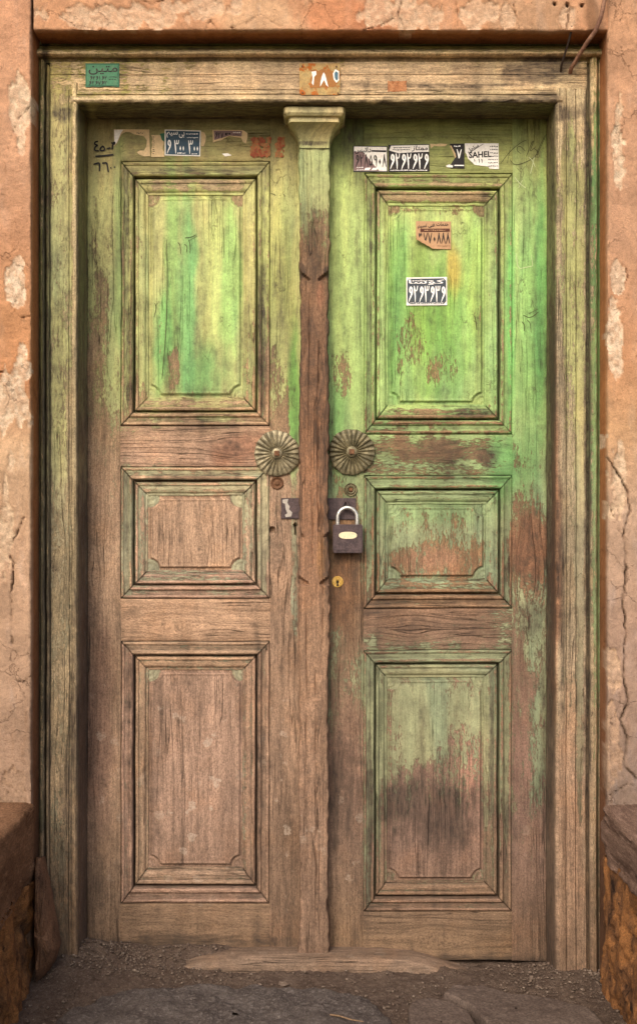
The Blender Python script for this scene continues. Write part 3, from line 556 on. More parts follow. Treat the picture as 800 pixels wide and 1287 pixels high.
def lintel():
    Y0 = -.196; z0 = W(0, 38, Y0)[1]; xs = np.r_[-2.0, -1.2, np.arange(-.6715, .6815, .0034)]; xs = np.arange(-.6715, .6825, .0034)
    dz = np.r_[0, 0, 0, .0006, .002, .005, np.arange(.008, .10, .0034), .12, .2, .4, .8, 1.2]; dy = np.r_[.10, .06, .025, .006, .0015, 0, np.zeros(len(dz)-6)]
    XX, DZ = np.meshgrid(xs, dz, indexing='ij'); DY = np.repeat(dy[None], len(xs), 0)
    Y = Y0+DY; Z_ = z0+DZ; px, py = toPX(XX, Y, Z_)
    n = fbm(XX*12, Z_*20, 301, 5)
    patch = np.maximum.reduce([blob(px, py, 130, 22, 90, 13, .3, 1.0, 3), blob(px, py, 245, 8, 60, 12, .3, 1., 4), blob(px, py, 510, 18, 60, 22, .2, .9, 5), .9*blob(px, py, 600, 14, 22, 18, .2, .9, 6), blob(px, py, 640, 22, 12, 14, .2, .9, 7), .9*blob(px, py, 715, 24, 9, 16, .2, 1., 8)])
    skin = 1-sm(.40, .50, patch+.7*n*sm(.02, .3, patch))*(.6+.4*sm(-.2, .3, fbm(px/6, py/5, 96, 3)))
    cr = [[(290, 34), (303, 31), (318, 22), (328, 17), (335, 23), (350, 32), (364, 36)], [(180, 0), (190, 5), (205, 0)], [(258, 38), (264, 24), (272, 36)], [(505, 0), (500, 16), (507, 34), (500, 50)], [(455, 38), (485, 28), (494, 20), (488, 0)], [(572, 0), (576, 18), (574, 34)], [(646, 0), (650, 30), (640, 52)], [(700, 20), (716, 10), (712, 36)]]
    cd_ = np.full(XX.shape, 99.); wx = px+2*fbm(px/6, py/6, 5); wy = py+2*fbm(px/7, py/7, 8)
    for c in cr: cd_ = np.minimum(cd_, polydist(wx, wy, c))
    crack = np.exp(-(cd_/.75)**2)*np.clip(.45+.9*fbm(px/12, py/12, 44), 0, .9)
    for hx, hy in ((697, 4), (713, 5), (731, 6)): crack = np.maximum(crack, 1.3*sm(3.2, 1.4, np.hypot(px-hx, py-hy)))
    Y = Y+.0044*(1-skin)*(DZ > .003)+.008*crack+.003*fbm(XX*9, Z_*12, 302)+.001*fbm(XX*70, Z_*70, 303)
    Z_ = Z_+(DZ < .0021)*(.0016*fbm(XX*16, 0*XX, 304)+.0012*fbm(XX*80, 0*XX, 305))
    sk_ = np.broadcast_to(lin((222, 152, 104)), XX.shape+(3,)).copy(); rw = np.broadcast_to(lin((228, 182, 146)), XX.shape+(3,))
    for i, (cx, rx, c) in enumerate(((330, 60, (226, 168, 122)), (460, 50, (216, 132, 82)), (420, 40, (222, 140, 88)), (620, 30, (218, 140, 84)), (660, 60, (206, 150, 108)))):
        sk_ = lerpc(sk_, c, blob(px, py, cx, 18, rx, 22, .4, .6, i+30))
    sk_ = desat(sk_, .18, .90)*np.array([.97, 1.04, 1.0]); rw = desat(rw, .14, .88)*np.array([.97, 1.03, 1.0]); rt = sm(.004, .02, DY)[..., None]; sk_ = sk_*(1-rt)+lin((170, 114, 70))*rt  # lintel underside browned: shade painted into the colour
    drk = .55*blob(px, py, 745, 20, 10, 30, .4, .6, 77)
    A = plaster_attrs(px, py, np.clip(np.maximum(crack, drk), 0, .95), skin, (sk_, rw))
    return mesh('lintel', np.stack([XX, Y, Z_], -1), gridfaces(*XX.shape, flip=True), PLA, WALL, A, sharp=55)
tag(lintel(), 'plastered lintel band above the door with a jagged crack')
# blank masonry behind the skin so that no light leaks round the frame
def box(name, lo, hi, mat, parent, bev=0):
    (x0, y0, z0), (x1, y1, z1) = lo, hi
    V = [(x0, y0, z0), (x1, y0, z0), (x1, y1, z0), (x0, y1, z0), (x0, y0, z1), (x1, y0, z1), (x1, y1, z1), (x0, y1, z1)]
    F = [(0, 3, 2, 1), (4, 5, 6, 7), (0, 1, 5, 4), (1, 2, 6, 5), (2, 3, 7, 6), (3, 0, 4, 7)]
    o = mesh(name, V, F, mat, parent, smooth=False)
    if bev:
        import bmesh
        bm = bmesh.new(); bm.from_mesh(o.data); bmesh.ops.bevel(bm, geom=bm.edges[:], offset=bev, segments=2, affect='EDGES', clamp_overlap=True); bm.to_mesh(o.data); bm.free()
        o.data.polygons.foreach_set('use_smooth', np.ones(len(o.data.polygons), bool)); o.data.set_sharp_from_angle(angle=math.radians(50))
    return o
MUD = mat_earthy('mud_masonry', (.20, .12, .07), (.28, .17, .10), (.15, .09, .05))
box('masonry', (-2.0, -.100, -.3), (-.668, .15, 3.4), MUD, WALL)
box('masonry', (.672, -.100, -.3), (2.0, .15, 3.4), MUD, WALL)
box('masonry', (-.6675, -.0995, 2.2), (.6715, .149, 3.39), MUD, WALL)
box('masonry', (-1.99, .08, -.3), (1.99, .152, 2.19), MUD, WALL)

# ------------------------------------------------------------------ ground
SOIL = mat_earthy('trodden_soil', (.10, .067, .050), (.155, .108, .08), (.21, .157, .122), 1.5, .011)
def gz(x, y):
    z = -.012+.010*fbm(x*5, y*5, 400, 4)+.0045*fbm(x*30, y*30, 401, 4)
    z = z+.058*np.exp(-((x+.60)/.17)**2)*np.exp(-((y+.05)/.17)**2)            # drift in the left corner
    z = z+.020*np.exp(-((x-.60)/.10)**2)*np.exp(-((y+.14)/.10)**2)
    z = z-.020*np.exp(-((x-.36)/.22)**2)*sm(-.12, -.01, y)
    z = z+.012*np.exp(-((x+.30)/.14)**2)*sm(-.16, -.0, y)
    z = z+.024*np.exp(-((x+.27)/.16)**2)*sm(-.06, -.02, y)+.030*np.clip(fbm(x*13, y*18, 409, 4), 0, 1)*sm(-.13, -.09, y)*sm(-.02, -.07, y)
    return z
def axis(core, lo, hi):
    a = [core[0]]; s = core[1]-core[0]
    while a[-1] > lo: s *= 1.5; a.append(a[-1]-s)
    b = [core[-1]]; s = core[1]-core[0]
    while b[-1] < hi: s *= 1.5; b.append(b[-1]+s)
    return np.r_[a[::-1][:-1], core, b[1:]]
gx = axis(np.arange(-.80, .801, .0045), -400, 400); gy = axis(np.arange(-.66, .061, .0042), -400, 300)
GX, GY = np.meshgrid(gx, gy, indexing='ij'); GZ = gz(np.clip(GX, -3, 3), np.clip(GY, -3, 3)) 
core = (np.abs(GX) < .81)*(GY > -.67)*(GY < .07)
GZ = GZ+core*(.0035*fbm(GX*90, GY*90, 402, 3)+.0022*np.abs(fbm(GX*170, GY*170, 403, 2)))
mesh('ground', np.stack([GX, GY, GZ], -1), gridfaces(*GX.shape, flip=True), SOIL, None, sharp=180)['kind'] = 'structure'
# loose grit lying on the soil (nobody could count it)
GRIT = mat_earthy('grit', (.085, .058, .043), (.15, .108, .082), (.34, .27, .21), 2., .001)
def pebbleV(r, sd, flat=.7):
    t = (1+5**.5)/2
    v = np.array([(-1, t, 0), (1, t, 0), (-1, -t, 0), (1, -t, 0), (0, -1, t), (0, 1, t), (0, -1, -t), (0, 1, -t), (t, 0, -1), (t, 0, 1), (-t, 0, -1), (-t, 0, 1)], float)/1.9
    rg = np.random.RandomState(sd); v = v*(1+.5*(rg.rand(12, 1)-.5))*np.array([1, .6+.5*rg.rand(), flat*(.6+.5*rg.rand())])
    a = rg.rand()*6.28; c, s = math.cos(a), math.sin(a); v = v@np.array([[c, s, 0], [-s, c, 0], [0, 0, 1]])
    return v*r
ICO = np.array([(0, 11, 5), (0, 5, 1), (0, 1, 7), (0, 7, 10), (0, 10, 11), (1, 5, 9), (5, 11, 4), (11, 10, 2), (10, 7, 6), (7, 1, 8), (3, 9, 4), (3, 4, 2), (3, 2, 6), (3, 6, 8), (3, 8, 9), (4, 9, 5), (2, 4, 11), (6, 2, 10), (8, 6, 7), (9, 8, 1)])
vs, fs, k = [], [], 0
rg = np.random.RandomState(11)
for i in range(5200):
    if i < 1300: x = -.60+rg.rand()**1.5*.38; y = -.01-rg.rand()*.16
    elif i < 1900: x = .46+rg.rand()*.22; y = -.02-rg.rand()*.22
    else: x = rg.uniform(-.68, .68); y = rg.uniform(-.62, -.0)
    r = .0013+.0042*rg.rand()**3.5
    v = pebbleV(r, 900+i)+np.array([x, y, float(gz(np.array(x), np.array(y)))+r*.5+.0015]); vs.append(v); fs.append(ICO+k); k += 12
mesh('gravel', np.concatenate(vs), np.concatenate(fs), GRIT, None, smooth=False); tag(bpy.data.objects['gravel'], 'fine grit and crumbs of soil scattered before the door', 'gravel', None, 'stuff')

# paving stones
STONE = mat_earthy('worn_grey_stone', (.100, .079, .070), (.15, .122, .107), (.26, .22, .195), 1.8, .014)
STONE2 = mat_earthy('smooth_brown_stone', (.092, .066, .053), (.125, .092, .074), (.16, .12, .097), .6, .003)
def slabstone(outline, top, label, mat, sd, rough=.004, tilt=(0, 0)):
    P = np.array(outline, float); cx, cy = P.mean(0); t = thing('paving_stone', label, 'paving stone', (cx, cy, top-.03), 'stones set in the soil before the door')
    n = len(P); ang = np.linspace(0, n, 160, endpoint=False); i = ang.astype(int); f = (ang-i)[:, None]
    B = P[i % n]*(1-f)+P[(i+1) % n]*f
    for _ in range(6): B = (np.roll(B, 1, 0)+B*2+np.roll(B, -1, 0))/4
    rr = np.r_[1.0, 1.0, .985, .96, np.linspace(.93, .02, 60)]; dz = np.r_[-.06, -.014, -.004, -.001, np.zeros(60)]
    X = cx+(B[:, 0]-cx)[None]*rr[:, None]; Y = cy+(B[:, 1]-cy)[None]*rr[:, None]
    wb = 1+.03*fbm(B[:, 0]*14, B[:, 1]*14, sd); X = cx+(X-cx)*wb[None]; Y = cy+(Y-cy)*wb[None]
    Z_ = top+dz[:, None]+rough*1.6*fbm(X*8, Y*8, sd+1)+rough*fbm(X*34, Y*34, sd+2, 4)*(rr[:, None] < .99)+tilt[0]*(X-cx)+tilt[1]*(Y-cy)+rough*.5*np.abs(fbm(X*90, Y*90, sd+3, 3))
    V = np.stack([X, Y, Z_], -1); V = np.concatenate([V, V[:, :1]], 1)
    o = mesh('slab', V, gridfaces(*V.shape[:2]), mat, t, sharp=60)
    return t
slabstone([(-.56, -.42), (-.50, -.33), (-.36, -.295), (-.10, -.285), (.05, -.31), (.12, -.37), (.16, -.46), (.17, -.8), (-.58, -.8)], .027, 'broad rough grey paving stone at the left foot of the doorway', STONE, 500, .011)
slabstone([(.195, -.40), (.215, -.35), (.25, -.335), (.29, -.355), (.33, -.42), (.36, -.7), (.2, -.7)], .021, 'small smooth brown stone right of the rough grey slab', STONE2, 520, .003)
slabstone([(.282, -.315), (.31, -.268), (.37, -.27), (.42, -.31), (.52, -.345), (.60, -.40), (.64, -.7), (.40, -.7), (.335, -.39)], .026, 'larger smooth brown stone half sunk in soil at the right', STONE2, 540, .003)
for i, (ppx, ppy, r) in enumerate(((170, 1224, .008), (208, 1196, .007), (229, 1190, .0065), (356, 1232, .017), (343, 1238, .010), (153, 1190, .006), (448, 1239, .006), (668, 1226, .010), (676, 1236, .008), (590, 1232, .006), (250, 1228, .006), (735, 1222, .009))):
    y = -.01
    for _ in range(12):
        dd = (CAMZ-.0)/((ppy-643.5)*PX)*DIST; y = dd-DIST
    y = min(y, -.015); x = (ppx-400)*PX*(DIST+y)/DIST
    lab = ['small pale pebble on the soil left of the sill', 'grey pebble lying against the foot of the left leaf', 'rounded pebble under the left bottom rail', 'flat pale stone half buried in front of the post', 'small flat stone left of the larger buried one', 'tiny pebble in the left corner drift', 'small pebble on the soil right of the post', 'brown stone chip at the foot of the right jamb', 'second chip in front of the right jamb stone', 'little pebble in the soil before the right leaf', 'little pebble before the left end of the sill', 'pebble by the foot of the right architrave'][i]
    rv = np.random.RandomState(i+70); o = mesh('pebble', pebbleV(r, i+40, .55)+np.array([x, y, float(gz(np.array(x), np.array(y)))+r*.28]), ICO, GRIT, None, smooth=True, sharp=50)
    loc = Vector((x, y, 0)); o.data.transform(__import__('mathutils').Matrix.Translation(-loc)); o.location = loc
    tag(o, lab, 'pebble', 'pebbles on the soil')

# timber sill
SILL = thing('door_sill', 'worn wooden sill beam half buried under the double door', 'sill', (0, -.03, 0))
us = np.linspace(-.42, .40, 170); prof = np.array([(.03, .012), (.0, .0125), (-.03, .015), (-.055, .015), (-.078, .011), (-.088, .001), (-.090, -.03)])
pr = np.array([prof[0]+(prof[1]-prof[0])*0]); tt = np.linspace(0, len(prof)-1, 26); PY_ = np.interp(tt, range(len(prof)), prof[:, 0]); PZ_ = np.interp(tt, range(len(prof)), prof[:, 1])
UX = np.repeat(us[:, None], 26, 1); SY = np.repeat(PY_[None], 170, 0); SZ = np.repeat(PZ_[None], 170, 0)
SZ = SZ+.010*(1-((UX-.0)/.42)**2)*(.7)-.012*sm(.12, .38, UX)-.006*sm(-.2, -.42, UX)+.0016*fbm(UX*6, SY*90, 611)-.004*np.clip(fbm(UX*16, SY*20, 610), 0, 1)
SZ = SZ-.035*sm(.22, .40, UX)-.030*sm(-.26, -.42, UX)+.004*fbm(UX*7, SY*12, 615)*(tt[None] > 6); SY = SY+(.006*fbm(UX*5, 0*UX, 612)+.022*fbm(UX*2.3, 0*UX, 613))*(tt[None] > 8)+.010*np.clip((np.abs(UX)-.3)/.1, 0, 1)*(tt[None] > 8)
zz = zone(ZP, 394+0*UX, 1150+0*UX)
A = dict(pcol=zz[3].reshape(-1, 3), wcol=(np.broadcast_to(lin((134, 112, 94)), UX.shape+(3,))*(1+.3*fbm(UX*6, SY*40, 617))[..., None]).reshape(-1, 3), mask=np.stack([0*UX, .30+.5*np.clip(fbm(UX*7, SY*30, 9), 0, 1), .3+0*UX], -1).reshape(-1, 3), gco=np.stack([SY+SZ, UX, 0*UX+4], -1).reshape(-1, 3))
mesh('beam', np.stack([UX, SY, SZ], -1), gridfaces(*UX.shape, flip=False), TIM, SILL, A)

# ------------------------------------------------------------------ benches at both sides and the leaning rock
def mat_bench(name, up, lo, dark):
    n = NT(name); o = n.obj(); xyz = n.sep(o)
    a = n.noise(n.vmul(o, (12, 18, 9)), 1, 7, .72, .3); b = n.noise(n.vmul(o, (60, 80, 45)), 1, 6, .78); f = n.noise(o, 300, 3, .6)
    c = n.mix(n.step(a, .4, .6), lo, up); c = n.mix(n.step(a, .56, .66), c, dark)
    c = n.mix(n.step(b, .56, .70, 0, .85), c, dark); c = n.scale(c, n.step(f, .3, .7, .7, 1.3))
    n.bump(n.math('ADD', n.math('MULTIPLY', b, .8), n.math('MULTIPLY', f, .3)), .005, 1); return n.done(c, .9, 0, .2)
BASE = mat_bench('eroded_adobe', tuple(lin((96, 66, 44))), tuple(lin((142, 96, 56))), tuple(lin((40, 26, 18))))
SLABL = mat_earthy('dusty_brown_slab', tuple(lin((122, 90, 66))), tuple(lin((96, 68, 48))), tuple(lin((140, 106, 80))), .8, .003, .9, (1, .35, 1))
SLABR = mat_earthy('grey_weathered_slab', tuple(lin((120, 96, 82))), tuple(lin((94, 72, 60))), tuple(lin((142, 116, 100))), .8, .004, .9, (2, .25, 2))
for sg, lab, sm_, topz, thk in ((-1, 'low stone bench beside the door on the left with smooth brown slab over eroded base', SLABL, .428, .20), (1, 'low bench at the right of the door with grey weathered slab over eroded orange base', SLABR, .424, .13)):
    t = thing('stone_bench', lab, 'bench', (sg*.9, -.5, 0), 'benches flanking the door')
    xi = .670 if sg < 0 else .668
    # slab: profile from top far side over the arris, down the inner face, under
    ys = np.r_[np.arange(-.196, -.62, -.006), -.7, -.9, -1.1]
    pts = [(.6, 0), (.2, 0), (.08, 0), (.02, -.001), (.006, -.004), (0, -.012)]+[(0.001+.0*i, -.012-(thk-.016)*i/22) for i in range(1, 23)]+[(.006, -thk), (.03, -thk-.002)]
    if sg > 0: pts = [(p[0], p[1]) for p in pts]
    P = np.array(pts); YY, K = np.meshgrid(ys, np.arange(len(P)), indexing='ij'); DX = P[K, 0]; DZ = P[K, 1]
    dis = .006*fbm(YY*6, DZ*14, 700+sg, 4)+.003*fbm(YY*25, DZ*60, 703+sg, 3)
    if sg > 0: dis = dis+.004*np.round(2*fbm(YY*2, DZ*45+YY*4, 711)); 
    dis = dis+.03*sm(.3, 1, -DZ/thk)*fbm(YY*7, DZ*8, 715+sg)
    X = sg*(xi+DX+np.clip(dis, -.004, .03)*(DX < .03)); Z_ = topz+DZ+.004*fbm(YY*5, X*9, 720)-.02*np.clip(fbm(YY*3, 0*YY, 730+sg), 0, 1)*sm(-.1, 0, DZ)*0
    mesh('slab', np.stack([X, YY, Z_], -1), gridfaces(*X.shape, flip=sg > 0), sm_, t, sharp=50)
    zs = np.arange(-.06, topz-thk+.02, .0045); YY, ZZ = np.meshgrid(ys, zs, indexing='ij')
    rid = np.abs(fbm(YY*22, ZZ*9, 740+sg, 5)); cav = np.clip(fbm(YY*18, ZZ*13, 745+sg, 5)-.02, 0, 1)+.12*np.round(3*fbm(YY*9, ZZ*7, 748+sg, 3))
    X = sg*(xi+.006+.040*cav+.020*rid-.012*(1-ZZ/topz))
    mesh('base', np.stack([X, YY, ZZ], -1), gridfaces(*X.shape, flip=sg < 0), BASE, t, sharp=60)
# rock leaning in the left corner
ROCKM = mat_bench('brown_rock', tuple(lin((92, 68, 52))), tuple(lin((120, 88, 66))), tuple(lin((44, 30, 22))))
RK = thing('leaning_rock', 'pointed brown rock leaning upright against the foot of the left jamb', 'rock', (-.64, -.2, 0))
R0 = [(46, 1078), (52, 1078), (58, 1105), (66, 1150), (74, 1192), (70, 1208), (60, 1222), (47, 1236), (44, 1160)]
ring = []
for j, (dd, sc) in enumerate(((-.155, .96), (-.19, 1.0), (-.215, .9), (-.235, .62), (-.243, .3), (-.245, .02))):
    pts = []
    n = len(R0)
    for q in range(72):
        tq = q/72*n; i = int(tq); f = tq-i; a = R0[i % n]; b = R0[(i+1) % n]; u = a[0]*(1-f)+b[0]*f; v = a[1]*(1-f)+b[1]*f
        u = 57+(u-57)*sc; v = 1170+(v-1170)*sc; x, z = W(u, v, -.19)
        nn = float(fbm(np.array(u/7), np.array(v/9+dd*60), 800)); n2 = float(np.round(2.2*fbm(np.array(u/5), np.array(v/16+dd*30), 805))/2.2); pts.append((x+.003*nn, dd-.010*nn-.010*n2, z+.004*nn))
    pts.append(pts[0]); ring.append(pts)
RV = np.array(ring); mesh('rock', RV, gridfaces(*RV.shape[:2], flip=False), ROCKM, RK, sharp=40)

# ------------------------------------------------------------------ ironwork on the leaves
BRONZE = mat_metal('green_patinated_brass', tuple(lin((112, 104, 82))), tuple(lin((160, 149, 120))), .2, (.04, .032, .02), .45, .45)
RUST = mat_metal('rusty_iron', (.12, .06, .03), (.22, .105, .05), .3, metal=.2, rough=.75)
IRON = mat_metal('dull_purple_iron', tuple(lin((66, 54, 56))), tuple(lin((90, 74, 74))), .2, (.06, .035, .025), .25, .55)
STEEL = mat_metal('worn_steel', (.56, .55, .52), (.75, .74, .70), .05, (.2, .15, .1), .75, .34)
BRASS = mat_metal('yellow_brass', (.55, .34, .08), (.75, .50, .16), .1, (.1, .05, .02), .8, .35)
BLACK = mat_metal('black_hollow', (.01, .008, .006), (.02, .014, .01), .0, metal=0, rough=.9)
CREAM = mat_print('cream_enamel', (228, 214, 176), .2)
def disc(name, cx, cy, R, hfun, y0, mat, parent, nr=22, na=120, squash=1):
    r = np.linspace(0, 1, nr)**.8; a = np.linspace(0, 2*np.pi, na+1); RR, AA = np.meshgrid(r, a, indexing='ij')
    rad = R(AA)*RR if callable(R) else R*RR
    U = cx+rad*np.cos(AA); V = cy+rad*np.sin(AA)*squash; D = y0-hfun(RR, AA)*PX
    X = (U-400)*PX; Z_ = CAMZ+(643.5-V)*PX
    # rim going back
    X = np.concatenate([X, X[-1:]], 0); Z_ = np.concatenate([Z_, Z_[-1:]], 0); D = np.concatenate([D, 0*D[-1:]+y0+.0015], 0)
    return mesh(name, np.stack([X, D, Z_], -1), gridfaces(*X.shape), mat, parent, sharp=40)
def rosette(cx, cy, parent, lab, ph, sd, mat):
    N = 23+sd
    R = lambda A: 28.2*(1+.028*np.abs(np.cos(A*N/4+ph))+.02*np.sin(3*A+sd))
    def hf(r, A):
        fl = np.abs(((A*N/(2*np.pi)+ph) % 1)-.5)*2                       # 0..1 flute
        fl2 = np.abs(((A*N/(np.pi)+ph*2) % 1)-.5)*2; return (1.6+2.4*np.sqrt(np.clip(1-r**2, 0, 1)))-1.0*(r < .18)+(2.2*(fl**1.3)*sm(.14, .34, r)*(1-.2*r)+.6*fl2*sm(.5, .8, r))*(1+.3*np.sin(A*3+sd*2))+.5*np.sin(A*2+sd)*r
    o = disc('rosette', cx, cy, R, hf, -.002, mat, parent, 30, N*14)
    o['label'] = lab
    disc('boss', cx, cy, 7.2, lambda r, A: 5.6+2.0*np.sqrt(np.clip(1-r*r, 0, 1)), -.002, mat, o, 8, 28)
    b = box('bolt', ((cx-3.3-400)*PX, -.022, CAMZ+(643.5-cy-3.3)*PX), ((cx+3.3-400)*PX, -.014, CAMZ+(643.5-cy+3.3)*PX), RUST, o, .0012)
    return o
BRONZE2 = mat_metal('dark_patinated_brass', tuple(lin((90, 84, 62))), tuple(lin((138, 128, 98))), .2, (.035, .03, .018), .3, .5)
rosette(348, 570, LEAF_L, 'pale fluted brass rosette', .1, 1, BRONZE)
rosette(441.5, 568, LEAF_R, 'darker fluted brass rosette with a dented rim', .35, 2, BRONZE2)
disc('rust_disc', 348, 607, 8.3, lambda r, A: 1.4+.9*np.sin(r*9)*(r < .9)+.4*np.sin(3*A)*r, 0, RUST, LEAF_L, 14, 48)
d = disc('rust_disc', 440.5, 615.5, 8.3, lambda r, A: 1.4+1.0*np.cos(r*12)*(r < .95)+.3*np.sin(2*A)*r, 0, BRONZE2, LEAF_R, 16, 48)
disc('screw_head', 440.5, 615.5, 2.6, lambda r, A: 3+1*(1-r*r), 0, RUST, d, 6, 20)
def pbox(name, x0, y0, x1, y1, ya, yb, mat, parent, bev=.0008, rot=0):
    o = box(name, ((x0-400)*PX, ya, CAMZ+(643.5-y1)*PX), ((x1-400)*PX, yb, CAMZ+(643.5-y0)*PX), mat, parent, bev)
    return o
def polyplate(name, pts, y, th, mat, parent, cyc=None, yref=0.):
    """flat sheet of any outline, px points, front at y, thickness th"""
    n = len(pts); s = PX*(DIST+yref)/DIST
    F_ = [((u-400)*s, y, CAMZ+(643.5-v)*s) for u, v in pts]; B_ = [((u-400)*s, y+th, CAMZ+(643.5-v)*s) for u, v in pts]
    area = sum(pts[i][0]*pts[(i+1) % n][1]-pts[(i+1) % n][0]*pts[i][1] for i in range(n))
    idx = list(range(n)) if area < 0 else list(range(n))[::-1]
    F = [idx, [i+n for i in idx[::-1]]]+[(idx[i], idx[(i+1) % n]+0, idx[(i+1) % n]+n, idx[i]+n)[::-1] for i in range(n)]
    me_o = mesh(name, F_+B_, F, mat, parent, smooth=False)
    return me_o
hl = pbox('hasp_plate', 353, 626, 379, 652, -.0045, .001, IRON, LEAF_L, .001)
PALE = mat_print('bare_pale_metal', (176, 168, 158), .3)
polyplate('worn_patch', [(355, 628), (362, 627), (361, 632), (364, 637), (363, 640), (367, 644), (366, 649), (359, 650), (358, 647), (361, 645), (359, 640), (358, 633), (355, 632)], -.0052, .0006, PALE, hl)
hr = pbox('hasp_plate', 411, 626, 447, 653, -.0045, .001, IRON, LEAF_R, .001)
disc('lock_cylinder', 424, 731, 7.0, lambda r, A: 2.2-.5*(r > .8)-.8*(np.abs(r*np.cos(A)) < .14)*(r*np.sin(A) > -.2)*(r < .75)-.3*(r < .3), 0, BRASS, LEAF_R, 20, 60)
disc('keyhole', 424, 731.5, 1.7, lambda r, A: 2.4+0*r, 0, BLACK, LEAF_R, 4, 16)
polyplate('keyhole', [(423.3, 732), (424.8, 732), (425.3, 736.4), (422.8, 736.4)], -.0052, .001, BLACK, LEAF_R)
def tube(name, P, r, mat, parent, seg=12, rj=0):
    P = [Vector(p) for p in P]; V = []; n = len(P)
    up = Vector((0, 1, 0))
    for i, p in enumerate(P):
        tg = (P[min(i+1, n-1)]-P[max(i-1, 0)]).normalized(); a = tg.cross(up); a = a.normalized() if a.length > .05 else Vector((1, 0, 0)); b = tg.cross(a).normalized()
        rr = (r[i] if hasattr(r, '__len__') else r)*(1+rj*(random.random()-.5))
        for q in range(seg+1):
            t_ = 2*math.pi*q/seg; V.append(p+a*math.cos(t_)*rr+b*math.sin(t_)*rr)
    V = np.array([tuple(v) for v in V]).reshape(n, seg+1, 3)
    Fs = gridfaces(n, seg+1); VV = V.reshape(-1, 3); c0, c1 = len(VV), len(VV)+1
    VV = np.vstack([VV, VV[:seg].mean(0), VV[-seg-1:-1].mean(0)])
    F = [tuple(f) for f in Fs]+[(c0, i, i+1) for i in range(seg)]+[(c1, (n-1)*(seg+1)+i+1, (n-1)*(seg+1)+i) for i in range(seg)]
    return mesh(name, VV, F, mat, parent, sharp=50)
def pxy(u, v, y): return ((u-400)*PX, y, CAMZ+(643.5-v)*PX)
tube('staple', [pxy(434+3*math.sin(a), 636-5.5*math.cos(a), -.006-.012*abs(math.sin(a*.5))) for a in np.linspace(-2.9, 2.9, 22)], .0022, IRON, hr, 10)
LOCK = thing('padlock', 'closed padlock with dark body, cream oval plate and bright shackle on the right hasp', 'padlock', pxy(436.5, 694, -.02))
pbox('body', 418, 659, 455, 692.5, -.036, -.008, IRON, LOCK, .0022)
pbox('base_band', 418.6, 687.5, 454.4, 694.5, -.035, -.009, IRON, LOCK, .0012)
arc = [pxy(423.5, 662, -.021)]+[pxy(436+12.2*math.cos(a)*-1, 651-13*math.sin(a), -.021) for a in np.linspace(0, math.pi, 22)]+[pxy(448.5, 662, -.021)]
arc[0] = pxy(423.8, 662, -.021); arc[-1] = pxy(448.2, 662, -.021)
tube('shackle', arc, .0048, STEEL, LOCK, 14)
ov = [(436.5+11.2*np.sign(math.cos(a))*abs(math.cos(a))**.75, 672.5+4.4*np.sign(math.sin(a))*abs(math.sin(a))**.9) for a in np.linspace(0, 2*math.pi, 40, endpoint=False)]
polyplate('name_plate', ov, -.0372, .002, CREAM, LOCK)

# ------------------------------------------------------------------ lettering
FORMS = {'ا': (0xFE8D, 0xFE8E), 'ب': (0xFE8F, 0xFE90, 0xFE91, 0xFE92), 'ت': (0xFE95, 0xFE96, 0xFE97, 0xFE98), 'ح': (0xFEA1, 0xFEA2, 0xFEA3, 0xFEA4), 'خ': (0xFEA5, 0xFEA6, 0xFEA7, 0xFEA8),
 'د': (0xFEA9, 0xFEAA), 'ر': (0xFEAD, 0xFEAE), 'ز': (0xFEAF, 0xFEB0), 'س': (0xFEB1, 0xFEB2, 0xFEB3, 0xFEB4), 'ش': (0xFEB5, 0xFEB6, 0xFEB7, 0xFEB8), 'ف': (0xFED1, 0xFED2, 0xFED3, 0xFED4),
 'ل': (0xFEDD, 0xFEDE, 0xFEDF, 0xFEE0), 'م': (0xFEE1, 0xFEE2, 0xFEE3, 0xFEE4), 'ن': (0xFEE5, 0xFEE6, 0xFEE7, 0xFEE8), 'و': (0xFEED, 0xFEEE), 'ی': (0xFBFC, 0xFBFD, 0xFBFE, 0xFBFF), 'ک': (0xFB8E, 0xFB8F, 0xFB90, 0xFB91)}
def shape(t):
    out = []
    for i, ch in enumerate(t):
        if ch not in FORMS: out.append(ch); continue
        f = FORMS[ch]; prev = i > 0 and t[i-1] in FORMS and len(FORMS[t[i-1]]) == 4; nxt = len(f) == 4 and i+1 < len(t) and t[i+1] in FORMS
        out.append(chr(f[3] if prev and nxt else f[1] if prev else f[2] if nxt else f[0]))
    return ''.join(out[::-1])
def text(s, x0, y0, x1, y1, y, mat, parent, bold=.0, rot=0, shear=0, yref=0., name='lettering'):
    cu = bpy.data.curves.new('t', 'FONT'); cu.body = s; cu.resolution_u = 2; cu.offset = bold; cu.shear = shear
    o = bpy.data.objects.new('t', cu); COL.objects.link(o)
    me = bpy.data.meshes.new_from_object(o.evaluated_get(bpy.context.evaluated_depsgraph_get()))
    v = np.empty(len(me.vertices)*3, 'f'); me.vertices.foreach_get('co', v); v = v.reshape(-1, 3)[:, :2].astype(float)
    F = [tuple(p.vertices) for p in me.polygons]; bpy.data.objects.remove(o); bpy.data.curves.remove(cu); bpy.data.meshes.remove(me)
    if len(v) == 0: return None
    lo, hi = v.min(0), v.max(0); u = (v-lo)/(hi-lo+1e-9); U = (u[:, 0]-.5)*(x1-x0); V = (.5-u[:, 1])*(y1-y0)
    c, sn = math.cos(rot), math.sin(rot); U, V = U*c+V*sn, -U*sn+V*c
    U += (x0+x1)/2; V += (y0+y1)/2; sc = PX*(DIST+yref)/DIST
    return mesh(name, np.stack([(U-400)*sc, np.full(len(U), y), CAMZ+(643.5-V)*sc], -1), F, mat, parent, smooth=False)
